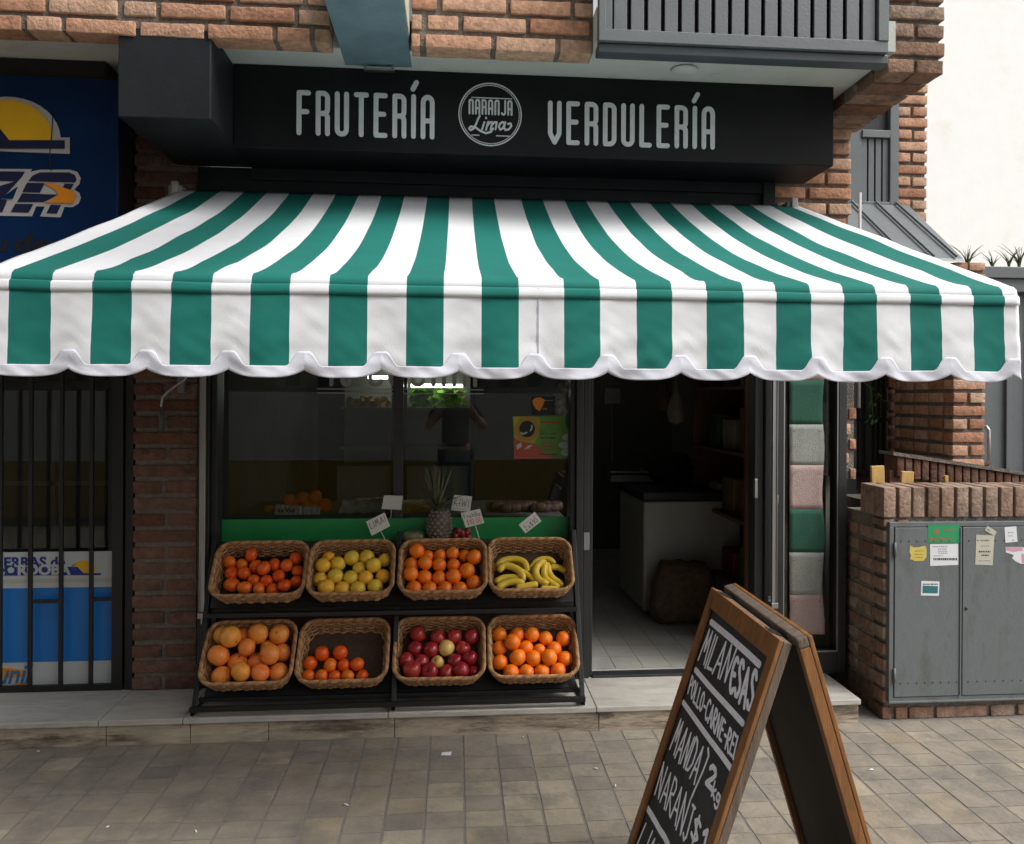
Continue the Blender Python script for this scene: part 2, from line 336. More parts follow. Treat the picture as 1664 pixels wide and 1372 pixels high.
def stroke_flat(mb, pts2, rad, to3, nrm, thick, m=0):
    """ribbon with round ends along 2D points, mapped to 3D by to3, thickness along nrm"""
    nrm = Vector(nrm)
    clean = [pts2[0]]
    for p in pts2[1:]:
        if (p[0] - clean[-1][0]) ** 2 + (p[1] - clean[-1][1]) ** 2 > 1e-10: clean.append(p)
    pts = [Vector((p[0], p[1])) for p in clean]; n = len(pts)
    def disc(c, lift):
        k = 10; ring = [to3(c.x + rad * math.cos(2 * PI * i / k), c.y + rad * math.sin(2 * PI * i / k)) for i in range(k)]
        _lift[0] += 1; top = [q + nrm * (thick + (_lift[0] * 37 % 101) * 3e-6) for q in ring]
        mb.add(ring + top, [list(range(k, 2 * k))] + [[i, (i + 1) % k, (i + 1) % k + k, i + k] for i in range(k)], m)
    for i in range(n):
        if i in (0, n - 1) or (pts[i] - pts[i - 1]).angle(pts[i + 1] - pts[i], 0) > .15: disc(pts[i], 1e-4 * (1 + i % 3))
    for i in range(n - 1):
        a, b = pts[i], pts[i + 1]; d = (b - a).normalized(); q = Vector((-d.y, d.x)) * rad
        c = [a - q, b - q, b + q, a + q]; lo = [to3(p.x, p.y) for p in c]; _lift[0] += 1; hi = [p + nrm * (thick + (_lift[0] * 37 % 101) * 3e-6) for p in lo]
        mb.add(lo + hi, [(4, 5, 6, 7), (0, 1, 5, 4), (1, 2, 6, 5), (2, 3, 7, 6), (3, 0, 4, 7)], m)
def write(mb, text, font, o, ux, uy, height, adv, rad, thick, nrm, m=0, width=None, jit=0., wscale=1.):
    """o origin (3D, baseline left); ux, uy 3D unit directions; adv gap between glyphs (fraction of height)"""
    o, ux, uy = Vector(o), Vector(ux), Vector(uy); x = 0; lay = []
    for ch in text:
        w, st = font[ch]; lay.append((x, st)); x += w * wscale + adv
    tot = x - adv; sx = (width / (tot * height)) if width else 1.
    for x0, st in lay:
        jx, jy, js = random.uniform(-jit, jit), random.uniform(-jit, jit), 1 + random.uniform(-jit, jit)
        for s in st:
            p2 = [((x0 + p[0] * wscale + jx * .3) * height * sx, (p[1] * js + jy) * height) for p in s]
            stroke_flat(mb, p2, rad, lambda a, b: o + ux * a + uy * b, nrm, thick, m)
def text_obj(name, body, size, o, ux, uy, material, parent, bold=0., shear=0., width=None, thick=.0015, align='LEFT'):
    cu = bpy.data.curves.new(name, 'FONT'); cu.body = body; cu.size = size; cu.extrude = thick / 2; cu.offset = bold; cu.shear = shear; cu.align_x = align
    cu.resolution_u = 3
    t = bpy.data.objects.new('tmp', cu); COL.objects.link(t)
    dg = bpy.context.evaluated_depsgraph_get(); me = bpy.data.meshes.new_from_object(t.evaluated_get(dg))
    COL.objects.unlink(t); bpy.data.objects.remove(t)
    ux, uy = Vector(ux).normalized(), Vector(uy).normalized(); nz = ux.cross(uy); sx = 1.
    if width:
        xs = [v.co.x for v in me.vertices]; sx = width / (max(xs) - min(xs))
    off = BASE.get(parent.name, Vector()) if parent else Vector()
    o = Vector(o) - off
    for v in me.vertices: v.co = o + ux * (v.co.x * sx) + uy * v.co.y + nz * v.co.z
    me.name = name; me.materials.clear(); me.materials.append(material)
    ob = bpy.data.objects.new(name, me); COL.objects.link(ob); ob.parent = parent; BASE[ob.name] = off
    return ob
EX, EZ, FN = Vector((1, 0, 0)), Vector((0, 0, 1)), Vector((0, -1, 0))

# ================================================================== THE SETTING: ground, pavement, street
mb = MB(); mb.add([(-300, -300, -.16), (300, -300, -.16), (300, 300, -.16), (-300, 300, -.16)], [(0, 1, 2, 3)])
tag(mb.build('ground', m_asphalt), kind='structure')
mb = MB(); mb.box(-40, 40, -6.0, 8, -.15, -.0022)
tag(mb.build('pavement_base', m_grout, bev=.01), kind='structure')
mb = MB(); TW, TD = .146, .122
for i in range(-34, 40):
    x0 = .039 + TW * i; off = random.uniform(-.015, .015); run = None
    y = -.392 + (off if i % 2 else -off * .5)
    k = 0
    while y > -5.9:
        d = TD * (1 if random.random() < .82 else 2)
        tone = min(.999, max(0, random.gauss(.42, .17)))
        cx_, cy_ = x0 + TW / 2, y - d / 2
        if random.random() < .05: tone = .99
        if -.05 < cx_ < .42 and -1.25 < cy_ < -.93 and random.random() < .75: tone = .97     # a patch of newer, paler tiles
        if .25 < cx_ < .36 and -.9 < cy_ < -.5: tone = .02
        g, gy = .0026, .0009; ytop = min(y - gy, -.392); dz = random.uniform(-.0008, .0008); b = .003
        xa, xb, ya, yb = x0 + g, x0 + TW - g, y - d + gy, ytop; zt = .0 + dz
        mb.add([(xa, ya, -.012), (xb, ya, -.012), (xb, yb, -.012), (xa, yb, -.012), (xa + b, ya + b * .6, zt), (xb - b, ya + b * .6, zt), (xb - b, yb - b * .6, zt), (xa + b, yb - b * .6, zt)],
               [(4, 5, 6, 7), (0, 1, 5, 4), (1, 2, 6, 5), (2, 3, 7, 6), (3, 0, 4, 7)], 0, False, tone)
        y -= d; k += 1
tag(mb.build('pavement', m_tile), kind='structure')

# marble step along the front of the building
st = root('marble_step', (0, -.2, 0), 'long low grey marble step with brown streaked riser under the fruit rack', 'step')
joints = [-3.2, -2.45, -1.52, -1.16, -.27, .669, 1.934]
mb = MB()
for a, b in zip([-3.2, -2.45, -1.56, -1.2, -.3, .655], [-2.45, -1.56, -1.2, -.3, .655, 1.934]):
    mb.box(a + .0015, b - .0015, -.402, .15, .088, .1145 + random.uniform(0, .001))
mb.build('tread', m_marble, st, bev=.004)
mb = MB()
for a, b in zip([-3.2, -2.45, -1.53, -1.17, -.83, -.27, .669], [-2.45, -1.53, -1.17, -.83, -.27, .669, 1.926]):
    mb.box(a + .0015, b - .0015, -.39, -.36, -.01, .0865)
mb.build('riser', m_riser, st, bev=.002)

# ================================================================== THE BRICK BUILDING
bd = root('brick_building', (0, 0, 0), 'brick building with dark steel shopfront, pale soffit and upper floor overhanging the pavement', 'building')
BX0, BX1 = -.513, -.2                                # opening for the steel beam
mb = MB()
for x0_, x1_, z0_, z1_ in ((-2.7, BX0 - .012, 2.998, 3.36), (BX1 + .008, .565, 2.998, 3.36), (-2.7, .565, 2.998 + .0775 * 5, 4.6)):
    brick_rows(mb, (x0_, -.75, 0), EX, FN, x1_ - x0_, z0_, z1_, pitch=.0775, bh=.058)
mb.box(-2.7, BX0 - .015, -.738, -.62, 3.008, 4.6, 1); mb.box(BX1 + .012, .57, -.738, -.62, 3.008, 4.6, 1); mb.box(BX0 - .015, BX1 + .012, -.738, -.62, 3.36, 4.6, 1)
mb.build('upper_wall', [m_brick, m_mortar], bd)
mb = MB(); mb.box(-2.7, -1.0, -.62, .2, 3.032, 3.16); mb.box(-1.0, 1.86, -.62, .2, 3.031, 3.16); mb.box(.57, 1.86, -.83, -.62, 3.03, 3.16)
mb.build('soffit', m_soffit, bd)
# corner brick beam at the right
mb = MB(); z = 2.972; k = 0
while z < 4.6:
    y = -.755
    first = True
    while y < .14:
        l = .125
        if first and k % 2 == 0:
            for a, b in ((1.862, 1.98), (2.0, 2.12)):
                add_brick(mb, Matrix.Translation(((a + b) / 2 + random.uniform(-.004, .004), y + l / 2, z + .03)), b - a, l, .058)
        else: add_brick(mb, Matrix.Translation((1.991 + random.uniform(-.006, .006), y + l / 2, z + .03)), .258, l, .058)
        y += l + .02; first = False
    z += .0785; k += 1
mb.box(1.875, 2.105, -.74, .15, 2.982, 4.6, 1)
mb.build('corner_beam', [m_brick_old, m_mortar], bd)  # weathered brick; its darker tone also stands in for the underside's shade
# box beam at the left
mb = MB(); mb.box(-1.362, -.997, -.742, -.0, 2.668, 3.031)
mb.build('box_beam', m_charcoal, bd, bev=.006)
# brick pier left of the shop window
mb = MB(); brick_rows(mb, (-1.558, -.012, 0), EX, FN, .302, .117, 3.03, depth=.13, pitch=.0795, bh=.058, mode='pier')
mb.box(-1.55, -1.262, .0, .2, .116, 3.03, 1); mb.build('brick_pier', [m_brick_dark, m_mortar], bd)  # dark copy of the brick: the pier's shade is put into its colour
# brick pier at the right end of the shop
mb = MB(); brick_rows(mb, (1.625, .02, 0), EX, FN, .445, 2.2, 3.03, depth=.13, pitch=.0795, bh=.058)
brick_rows(mb, (2.045, .05, 0), EX, FN, .075, 1.12, 2.2, depth=.2, pitch=.0795, bh=.058, mode='random', half=.04, full=.06)
mb.box(1.64, 2.06, .035, .25, 2.205, 3.03, 1); mb.box(2.052, 2.112, .065, .25, 1.12, 2.205, 1)
mb.build('brick_pier', [m_brick, m_mortar], bd)
mb = MB(); mb.tube([(2.125, .035, 1.5), (2.125, .035, 2.64)], .008, 8); mb.build('conduit', m_offwhite, bd)
# lintel behind the awning, and the closing panels round it
mb = MB(); mb.box(-1.255, 1.625, -.03, .12, 2.36, 2.66); mb.box(-1.0, 1.62, -.052, -.03, 2.60, 2.655); mb.box(1.56, 1.625, -.07, -.03, 2.36, 2.655)
mb.build('lintel', m_charcoal, bd, bev=.004)
# shop window: frame, two panes
XL, XM, XD = -1.205, .59, .665
def frame_bar(mb, x0, x1, z0, z1, y0=0., y1=.09): mb.box(x0, x1, y0, y1, z0, z1)
mb = MB()
frame_bar(mb, -1.255, -1.20, .1155, 2.36, -.01, .16); frame_bar(mb, -1.1985, -1.17, .1155, 2.36, .02, .15); frame_bar(mb, .585, .61, .1155, 2.36, .02, .15)
frame_bar(mb, -.318, -.268, .2, 2.3, .116, .15); frame_bar(mb, -1.17, .585, .1155, .2, .02, .15); frame_bar(mb, -1.17, .585, 2.3, 2.36, .02, .15)
wf = mb.build('shop_window', m_frame, bd, bev=.003)
for x0_, x1_ in ((-1.1695, -.3185), (-.2675, .5845)):
    mb = MB(); mb.box(x0_, x1_, .128, .134, .201, 2.299); mb.build('pane', m_glass, wf)
# door frame and side window
mb = MB()
frame_bar(mb, .612, .648, .1155, 2.36, -.012, .1); frame_bar(mb, .65, .684, .1155, 2.36, .0, .12); frame_bar(mb, .686, .702, .1155, 2.36, .02, .1)
frame_bar(mb, .702, 1.555, .1155, .128, .0, .08)
frame_bar(mb, 1.555, 1.60, .1155, 2.36, .02, .12); frame_bar(mb, 1.602, 1.64, .1155, 2.36, -.005, .12); frame_bar(mb, 1.642, 1.655, .1155, 2.36, .01, .1)
df = mb.build('door_frame', m_frame, bd, bev=.003)
mb = MB(); mb.box(.652, .682, -.004, -.0005, .77, .86); mb.build('lock_plate', m_alu, df, bev=.002)
mb = MB(); mb.box(1.545, 1.562, -.008, .02, 1.03, 1.13); mb.build('handle', m_alu, df, bev=.003)
mb = MB(); mb.box(1.655, 1.672, -.012, -.002, 1.0, 1.045); mb.build('latch', m_alu, df, bev=.003)
mb = MB()
frame_bar(mb, 1.657, 1.70, .1155, 2.36, -.01, .1); frame_bar(mb, 1.995, 2.04, .1155, 2.36, -.01, .1); frame_bar(mb, 1.70, 1.995, .1155, .225, -.01, .1); frame_bar(mb, 1.70, 1.995, 2.2, 2.36, -.01, .1)
sw = mb.build('side_window', m_frame, bd, bev=.004)
mb = MB(); mb.box(1.70, 1.995, .045, .05, .225, 2.2); mb.build('pane', m_glass, sw)
mb = MB(); mb.box(1.7, 1.706, -.006, .0, .225, 2.2); mb.box(1.989, 1.995, -.006, .0, .225, 2.2); mb.box(1.7, 1.995, -.007, .0, .225, .232); mb.build('glazing_bead', m_alu, sw)
# interior of the shop
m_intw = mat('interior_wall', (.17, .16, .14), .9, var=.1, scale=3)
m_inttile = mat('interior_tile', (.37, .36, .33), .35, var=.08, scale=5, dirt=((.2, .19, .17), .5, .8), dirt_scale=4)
mb = MB(); mb.box(-1.35, 2.14, 3.7, 3.8, .1, 2.7); mb.box(-1.35, -1.257, .12, 3.7, .1, 2.7); mb.box(2.05, 2.14, .27, 3.7, .1, 2.7); mb.box(-1.25, 2.05, .12, 3.6, 2.6, 2.7)
mb.build('interior_wall', m_intw, bd)
mb = MB(); g = .0015
for i in range(22):
    for j in range(18):
        x0, y0 = -1.25 + .15 * i, .15 + .2 * j
        mb.box(x0 + g, x0 + .15 - g, y0 + g, y0 + .2 - g, .09, .1175)
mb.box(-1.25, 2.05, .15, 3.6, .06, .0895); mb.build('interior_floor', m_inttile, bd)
# balcony: slatted sheet metal railing above the shop
bal = MB(); BY = -.86
bal.box(.572, 1.80, BY - .025, BY + .03, 3.002, 3.05); bal.box(.572, .60, BY - .022, BY + .02, 3.05, 4.5); bal.box(1.755, 1.80, BY - .03, BY + .02, 3.05, 4.5)
x = .635
while x < 1.72:
    bal.box(x, x + .054, BY - .015, BY, 3.05, 4.5); x += .0705
bal.box(.60, .628, BY - .014, BY, 3.05, 4.5)
ba = bal.build('balcony_railing', m_greymetal, bd, bev=.002)
mb = MB(); mb.box(.60, 1.755, BY + .02, BY + .024, 3.05, 4.5); mb.build('back_sheet', m_black, ba)
mb = MB(); mb.box(.572, 1.81, BY - .005, -.79, 2.962, 3.0); mb.build('balcony_edge', mat('balcony_edge_paint', (.05, .062, .07), .45, var=.2, scale=6), bd, bev=.004)
# round lamp housing in the soffit
mb = MB(); p = P(1112, 126, -.55)
mb.lathe([(.0, 0), (.055, 0), (.06, -.006), (.052, -.012), (.0, -.012)], 24, M=Matrix.Translation((p.x, -.55, 3.028)))
mb.build('soffit_light', m_soffit, bd)
# the neighbouring unit on the left: dark recess, window, grille
mb = MB(); mb.box(-2.7, -1.555, .5, .6, .1, 3.03); mb.box(-2.7, -1.56, -.36, -.34, 1.78, 3.03); mb.box(-1.66, -1.56, -.34, .3, 1.9, 3.03)
mb.build('recess_panel', m_black, bd)
mb = MB()
frame_bar(mb, -1.70, -1.60, .1155, 2.4, .06, .16); frame_bar(mb, -2.7, -1.7, .1155, .16, .06, .16); frame_bar(mb, -2.7, -1.7, 1.575, 1.62, .06, .16)
frame_bar(mb, -1.598, -1.56, .1155, 2.4, .0, .16)
aw = mb.build('office_window', m_black, bd, bev=.003)
mb = MB(); mb.box(-2.7, -1.7, .10, .106, .16, 2.3); mb.build('pane', m_glass, aw)

# ------------------------------------------------------------------ window grille of the neighbouring unit
gr = root('window_grille', (-2.0, .0, .115), 'black iron bar grille over the travel office window at far left', 'window grille')
mb = MB(); gy = .01
mb.box(-2.7, -1.605, gy - .012, gy + .012, .116, .145); mb.box(-1.655, -1.605, gy - .02, gy + .02, .146, 1.95)
mb.box(-2.7, -1.66, gy - .012, gy + .012, 1.9, 1.93); mb.build('grille_frame', m_black, gr, bev=.002)
gb = [PXW(px, gy) for px in (150, 101, 51, 2)]; gb += [gb[-1] - .152 * k for k in (1, 2, 3)]
for x in gb:
    mb = MB(); mb.box(x - .009, x + .009, gy - .009, gy + .009, .146, 1.9); mb.build('bar', m_black, gr, bev=.002)
for xa, xb, zz in ((gb[0] + .009, -1.655, .556), (gb[2] + .009, gb[1] - .009, .55)):
    mb = MB(); mb.box(xa, xb, gy - .007, gy + .007, zz - .008, zz + .008); mb.build('cross_bar', m_black, gr)

# ------------------------------------------------------------------ blue sign of the travel office
bs = root('office_sign', (-2.1, -.375, 1.85), 'large dark blue sign with yellow sun emblem and grey lettering above the barred window', 'sign')
BSY = -.39
mb = MB(); mb.box(-2.7, P(191, 300, BSY).x, BSY, -.36, 1.8, P(100, 126, BSY).z); mb.build('panel', m_bluesign, bs, bev=.003)
def flat_poly(mb, pxs, Y, lift, m=0, th=.0025):
    mb.prism([Vector((p.x, Y - lift, p.z)) for p in (P(x, y, Y) for x, y in pxs)], (0, -th, 0), m)
def za(zx, zy): return (zx / 4.571, 120 + zy / 4.571)
def dome(cx, cy, rx, ry, a0, a1, n=18): return [(cx + rx * math.cos(R(a0 + (a1 - a0) * i / n)), cy - ry * math.sin(R(a0 + (a1 - a0) * i / n))) for i in range(n + 1)]
em = MB()
flat_poly(em, [za(*q) for q in [(-420, 560), (-420, 475)] + dome(50, 480, 400, 308, 180, 2)[1:] + [(450, 475), (518, 475), (518, 596)]], BSY, 0, 0)
flat_poly(em, [za(*q) for q in [(-300, 498)] + dome(50, 490, 345, 292, 178, 2) + [(390, 498)]], BSY, .003, 1)
flat_poly(em, [za(*q) for q in [(-420, 560), (-420, 498), (-150, 498), (-50, 405), (0, 405), (75, 498), (486, 498), (486, 560)]], BSY, .006, 2)
em.build('emblem', [m_offwhite, m_yellow, m_navy], bs)
lg = MB()
flat_poly(lg, [za(*q) for q in [(-330, 705), (238, 710), (228, 730), (300, 714), (520, 714), (575, 730), (600, 775), (590, 820), (552, 862), (590, 885), (602, 925), (585, 965), (540, 992), (480, 990), (450, 1068), (300, 1060), (335, 988), (270, 985), (238, 1060), (-330, 1050)]], BSY, 0, 0)
flat_poly(lg, [za(*q) for q in [(-300, 722), (188, 730), (163, 772), (60, 885), (5, 935), (55, 938), (50, 962), (20, 1030), (-300, 1024), (-300, 930), (120, 800), (-300, 790)]], BSY, .003, 1)
flat_poly(lg, [za(*q) for q in [(10, 928), (138, 842), (100, 932)]], BSY, .006, 3)
flat_poly(lg, [za(*q) for q in [(215, 800), (245, 760), (300, 735), (520, 735), (560, 755), (572, 790), (560, 810)]], BSY, .003, 1)
flat_poly(lg, [za(*q) for q in [(205, 812), (335, 815), (300, 885), (170, 880)]], BSY, .003, 1)
flat_poly(lg, [za(*q) for q in [(170, 890), (430, 900), (330, 955), (130, 955)]], BSY, .003, 1)
flat_poly(lg, [za(*q) for q in [(485, 818), (552, 820), (528, 862), (468, 850)]], BSY, .003, 1)
flat_poly(lg, [za(*q) for q in [(118, 968), (250, 970), (215, 1034), (85, 1028)]], BSY, .003, 1)
flat_poly(lg, [za(*q) for q in [(380, 975), (455, 978), (425, 1042), (350, 1038)]], BSY, .003, 1)
flat_poly(lg, [za(*q) for q in [(330, 814), (400, 815), (475, 848), (545, 872), (572, 915), (545, 965), (330, 958), (400, 935), (440, 895), (410, 860)]], BSY, .006, 2)
lg.build('lettering', [m_offwhite, m_navy, m_orange_v, m_bluesign], bs)
mb = MB(); mb.tube([Vector((P(x, y, BSY).x, BSY - .009, P(x, y, BSY).z)) for x, y in ((87, 185), (87, 205), (84, 235), (82, 255), (85, 278))], .0022, 5); mb.build('crack', m_black, bs)
zq = P(-22, 407, BSY).z
text_obj('slogan', 'tu', .105, (P(-22, 407, BSY).x, BSY - .001, zq), EX, EZ, m_black, bs, bold=.0035, shear=.12)
text_obj('slogan', 'destino', .105, (P(20, 407, BSY).x, BSY - .001, zq), EX, EZ, m_black, bs, bold=.0035, shear=.12, width=.45)

# ------------------------------------------------------------------ travel poster panel inside the barred window
tp = root('travel_poster', (-2.0, .13, .16), 'white and blue travel poster panel standing behind the lower grille bars', 'poster')
TY = .048
def rect_px(mb, x0, x1, y0, y1, Y, lift, m, th=.002): a = P(x0, y1, Y); b = P(x1, y0, Y); mb.box(min(a.x, b.x), max(a.x, b.x), Y - lift - th, Y - lift, a.z, b.z, m)
mb = MB(); a = P(189, 1129, TY); b = P(189, 896, TY)
mb.box(-2.72, a.x, TY, TY + .008, .118, b.z, 0); z1 = P(100, 955, TY).z; z2 = P(100, 1075, TY).z
mb.box(-2.72, a.x - .0005, TY - .0016, TY, z2, z1, 1)
zz = P(100, 947, TY).z; mb.box(-2.72, a.x - .0005, TY - .0014, TY, zz, zz + .02, 2)
mb.build('poster_board', [m_poster_w, m_poster_b, m_offwhite], tp)
def zc(zx, zy): return (zx / 5.082, 880 + zy / 5.082)
em = MB()
flat_poly(em, [zc(*q) for q in [(-300, 285), (-300, 212), (640, 210), (690, 262), (835, 262), (832, 278)]], TY, 0, 0, .0012)
flat_poly(em, [zc(*q) for q in dome(690, 262, 108, 105, 178, 2) + [(690, 262), (655, 212), (590, 200)]], TY, 0, 1, .001)
em.build('emblem', [mat('royal_blue', (.01, .03, .2), .5), m_yellow], tp); em = MB()
flat_poly(em, [zc(*q) for q in [(-220, 1060), (60, 1045), (200, 1062), (180, 1120), (-220, 1130)]], TY, 0, 0, .001)
em.build('swoosh', m_orange_v, tp); em = MB()
flat_poly(em, [zc(*q) for q in [(-220, 1190), (40, 1195), (225, 1165), (190, 1215), (60, 1245), (-220, 1260)]], TY, 0, 0, .001)
em.build('swoosh', m_orange_v, tp)
q = P(zc(-58, 212)[0], zc(0, 212)[1], TY); text_obj('poster_title', 'SIERRAS de', .066, (q.x, TY - .001, q.z), EX, EZ, MATS['royal_blue'], tp, bold=.0022, width=P(zc(540, 0)[0], 900, TY).x - q.x)
q = P(zc(-52, 278)[0], zc(0, 278)[1], TY); text_obj('poster_title', 'CÓRDOBA', .068, (q.x, TY - .0022, q.z), EX, EZ, m_poster_w, tp, bold=.003, width=P(zc(588, 0)[0], 900, TY).x - q.x)
q = P(zc(-140, 1175)[0], zc(0, 1175)[1], TY); text_obj('poster_script', 'Punil', .13, (q.x, TY - .003, q.z), EX, EZ, mat('mid_blue', (.04, .16, .35), .5), tp, bold=.002, shear=.3, width=P(zc(268, 0)[0], 1100, TY).x - q.x)
# lit dark office behind: a back wall, desk edge
mb = MB(); mb.box(-2.7, -1.72, .30, .33, 1.08, 1.1); mb.box(P(82, 760, .3).x, P(90, 760, .3).x, .3, .31, .75, 1.6)
tag(mb.build('shelf_rail', mat('dull_rail', (.06, .06, .06), .6)), 'grey rail crossing behind the barred office window glass', 'rail')

# ================================================================== FASCIA SIGN
fs = root('fascia_sign', (.39, -.4, 2.655), 'long matt black fascia sign with silver shop lettering and round emblem', 'sign')
FY = -.4
mb = MB(); mb.box(-.996, 1.782, FY, -.045, 2.655, 3.0305); mb.build('fascia_panel', m_fascia, fs, bev=.004)
def sign_word(word, x0, x1, y0b, y0t, y1b):
    a = P(x0, y0b, FY); b = P(x1, y1b, FY); t = P(x0, y0t, FY); hgt = t.z - a.z; rad = hgt * .053
    m = MB(); write(m, word, SIGN, (a.x + rad, FY, a.z + rad), EX, EZ, hgt - 2 * rad, .235, rad, .006, FN, width=b.x - a.x - 2 * rad)
    m.build('lettering', m_letter, fs)
sign_word('FRUTERÍA', 482, 706, 220, 147, 229)
sign_word('VERDULERÍA', 890, 1161, 235, 164, 242)
em = MB(); c = P(796.5, 186.5, FY); c.y = FY; rr = (P(848, 186, FY).x - P(745, 186, FY).x) / 2
def ring(mb, c, r0, r1, th, n=64, m=0):
    v = []; f = []
    for i in range(n):
        t = 2 * PI * i / n; cs, sn = math.cos(t), math.sin(t)
        for r, y in ((r0, 0), (r1, 0), (r1, -th), (r0, -th)): v.append((c.x + r * cs, c.y + y, c.z + r * sn))
    for i in range(n):
        j = (i + 1) % n
        for k in range(4): k2 = (k + 1) % 4; f.append((i * 4 + k, i * 4 + k2, j * 4 + k2, j * 4 + k))
    mb.add(v, f, m)
ring(em, c, rr - .005, rr, .004); ring(em, c, rr - .013, rr - .0105, .003)
for i in range(72):
    t = 2 * PI * i / 72; q = Vector((c.x + (rr - .008) * math.cos(t), FY, c.z + (rr - .008) * math.sin(t))); em.box(q.x - .0012, q.x + .0012, FY - .003, FY, q.z - .0012, q.z + .0012)
a = P(766, 158, FY); b = P(832, 158, FY); em.box(a.x, b.x, FY - .003, FY, a.z - .004, a.z)
a = P(766, 219, FY); em.box(a.x, P(779, 219, FY).x, FY - .003, FY, a.z - .004, a.z); em.box(P(806, 219, FY).x, P(831, 219, FY).x, FY - .003, FY, a.z - .004, a.z)
a = P(761, 186, FY); b = P(833, 187, FY); t = P(761, 161, FY); hh = t.z - a.z
write(em, 'NARANJA', SIGN, (a.x + .005, FY, a.z + .004), EX, EZ, hh - .008, .2, .0042, .004, FN, width=b.x - a.x - .01)
lima = [[(712, 560), (704, 575), (694, 600), (682, 622), (668, 630), (660, 622), (668, 612), (690, 616), (715, 634), (742, 645), (766, 638), (776, 622)],
        [(734, 592), (722, 628)], [(742, 570), (743, 572)], [(752, 590), (742, 628)], [(746, 612), (760, 592), (772, 592), (764, 628)], [(768, 610), (782, 592), (794, 592), (788, 626)],
        [(833, 598), (822, 591), (810, 598), (804, 614), (811, 628), (824, 620), (833, 598)], [(835, 592), (829, 618), (836, 630), (852, 626), (864, 611), (861, 598), (848, 600)]]
for s_ in lima:
    pts = [P(540 + x / 2.971, y / 2.971, FY) for x, y in s_]; stroke_flat(em, [(p.x, p.z) for p in pts], .0042, lambda a, b: Vector((a, FY, b)), FN, .005)
em.build('emblem', m_letter, fs)

# ================================================================== STEEL BEAM projecting over the pavement
sb = root('steel_beam', (-.355, -.8, 3.03), 'blue grey steel beam jutting out of the brick wall above the fascia sign', 'beam')
mb = MB(); ya, yb = -.435, -2.3; x0, x1 = BX0 + .012, BX1 - .004
mb.add([(x0, ya, 3.027), (x1, ya, 3.027), (x1, ya, 3.3), (x0, ya, 3.3), (x0, yb, 3.05), (x1, yb, 3.05), (x1, yb, 3.34), (x0, yb, 3.34)],
       [(0, 3, 2, 1), (4, 5, 6, 7), (0, 1, 5, 4), (1, 2, 6, 5), (2, 3, 7, 6), (3, 0, 4, 7)])
mb.build('beam_box', m_beam, sb, bev=.005)
mb = MB(); mb.box(x1 + .0005, x1 + .0045, -2.3, -.755, 3.04, 3.33); mb.build('side_plate', mat('beam_side', (.5, .46, .38), .5, var=.1), sb)
mb = MB(); a = P(592, 116, -.45); mb.box(a.x, a.x + .135, -.47, -.44, 3.0, 3.008); mb.box(a.x, a.x + .012, -.47, -.44, 3.008, 3.027); mb.box(a.x + .12, a.x + .132, -.47, -.44, 3.008, 3.027)
mb.build('bracket', m_alu, sb, bev=.002)

# ================================================================== STRIPED AWNING
aw = root('striped_awning', (.2, -.9, 1.6), 'green and white striped canvas awning with scalloped white edged valance over the shopfront', 'awning')
AYF, AYB, AZF, AZB = -1.80, -.075, 1.905, 2.535
edges_px = [21, 88, 155, 218, 282, 347, 410, 473, 536, 598, 661, 721, 782, 842, 915, 973, 1032, 1089, 1145, 1204, 1257, 1313, 1366, 1419, 1473, 1523, 1575, 1625]
XE = [-1.316] + [P(px, 530, AYF).x for px in edges_px] + [1.742]
cusps_px = [118.5, 244, 375, 497, 620, 745, 867, 984.5, 1102, 1213, 1322, 1430, 1534, 1637]
XC = [P(px, 606, AYF).x for px in cusps_px]; XC = [XC[0] - .236] + XC + [XC[-1] + .2]
cols = []                                              # (x, stripe index)
for i in range(len(XE) - 1):
    n = max(3, int((XE[i + 1] - XE[i]) / .011))
    for j in range(n): cols.append((XE[i] + (XE[i + 1] - XE[i]) * j / n, i))
cols.append((XE[-1], len(XE) - 2))
def nz(x, y, z=0.): return noise.noise(Vector((x, y, z)))
NT = 34
def canopy_pt(x, t):
    xn = (x - .2) / 1.53; edge = max(0, 1 - abs(xn) ** 5)
    y = AYB + (AYF + .02 - AYB) * t; z = AZB + (AZF - AZB) * t
    z -= .058 * edge * 4 * t * (1 - t) * (1 + .15 * nz(x * 1.3, t * 2)) + .006 * nz(x * 5, t * 6, 3.) * math.sin(PI * t)
    tt = max(0, (t - .86) / .14); z += .012 * nz(x * 7.0, 1.7) * tt * (1 - tt) * 4
    return Vector((x, y, z))
def valance_y(x, s):     # s 0 top .. 1 bottom
    return AYF - .018 - .012 * s + .014 * s * nz(x * 2.6, s * .8, 5.) + .005 * s * math.sin(x * 2 * PI / .233 + 1.) + .006 * nz(x * 9 + s * 4, s * 3, 9.) * (.3 + s) + .003 * nz(x * 22 - s * 7, s * 6, 4.) * (.25 + s)
def lobe(x):
    for a, b in zip(XC, XC[1:]):
        if a <= x <= b: s = (x - a) / (b - a); return s, min(x - a, b - x)
    return .5, .1
def zbot(x): s, d = lobe(x); return 1.6235 - .0225 * (1 - abs(2 * s - 1) ** 3.0) + .003 * nz(x * 3, 8)
def ztrim(x):
    s, d = lobe(x); q_ = max(0., min(1., (.052 - d) / .038)); return 1.601 + .003 * nz(x * 3, 8) + .034 + .042 * q_ * q_ * (3 - 2 * q_)
def ztrim_old(x):
    s, d = lobe(x); e = max(0, d - .013); return zbot(x) + .036 + (.0 if e > .08 else .026 * (1 - e / .08) ** 2.2) - .012 * (1 - min(1, d / .06)) ** 2
rows = [('c', k / NT) for k in range(NT + 1)]
for k in range(1, 8): rows.append(('b', k / 7))          # round the front bar
mb = MB(); idx = {}
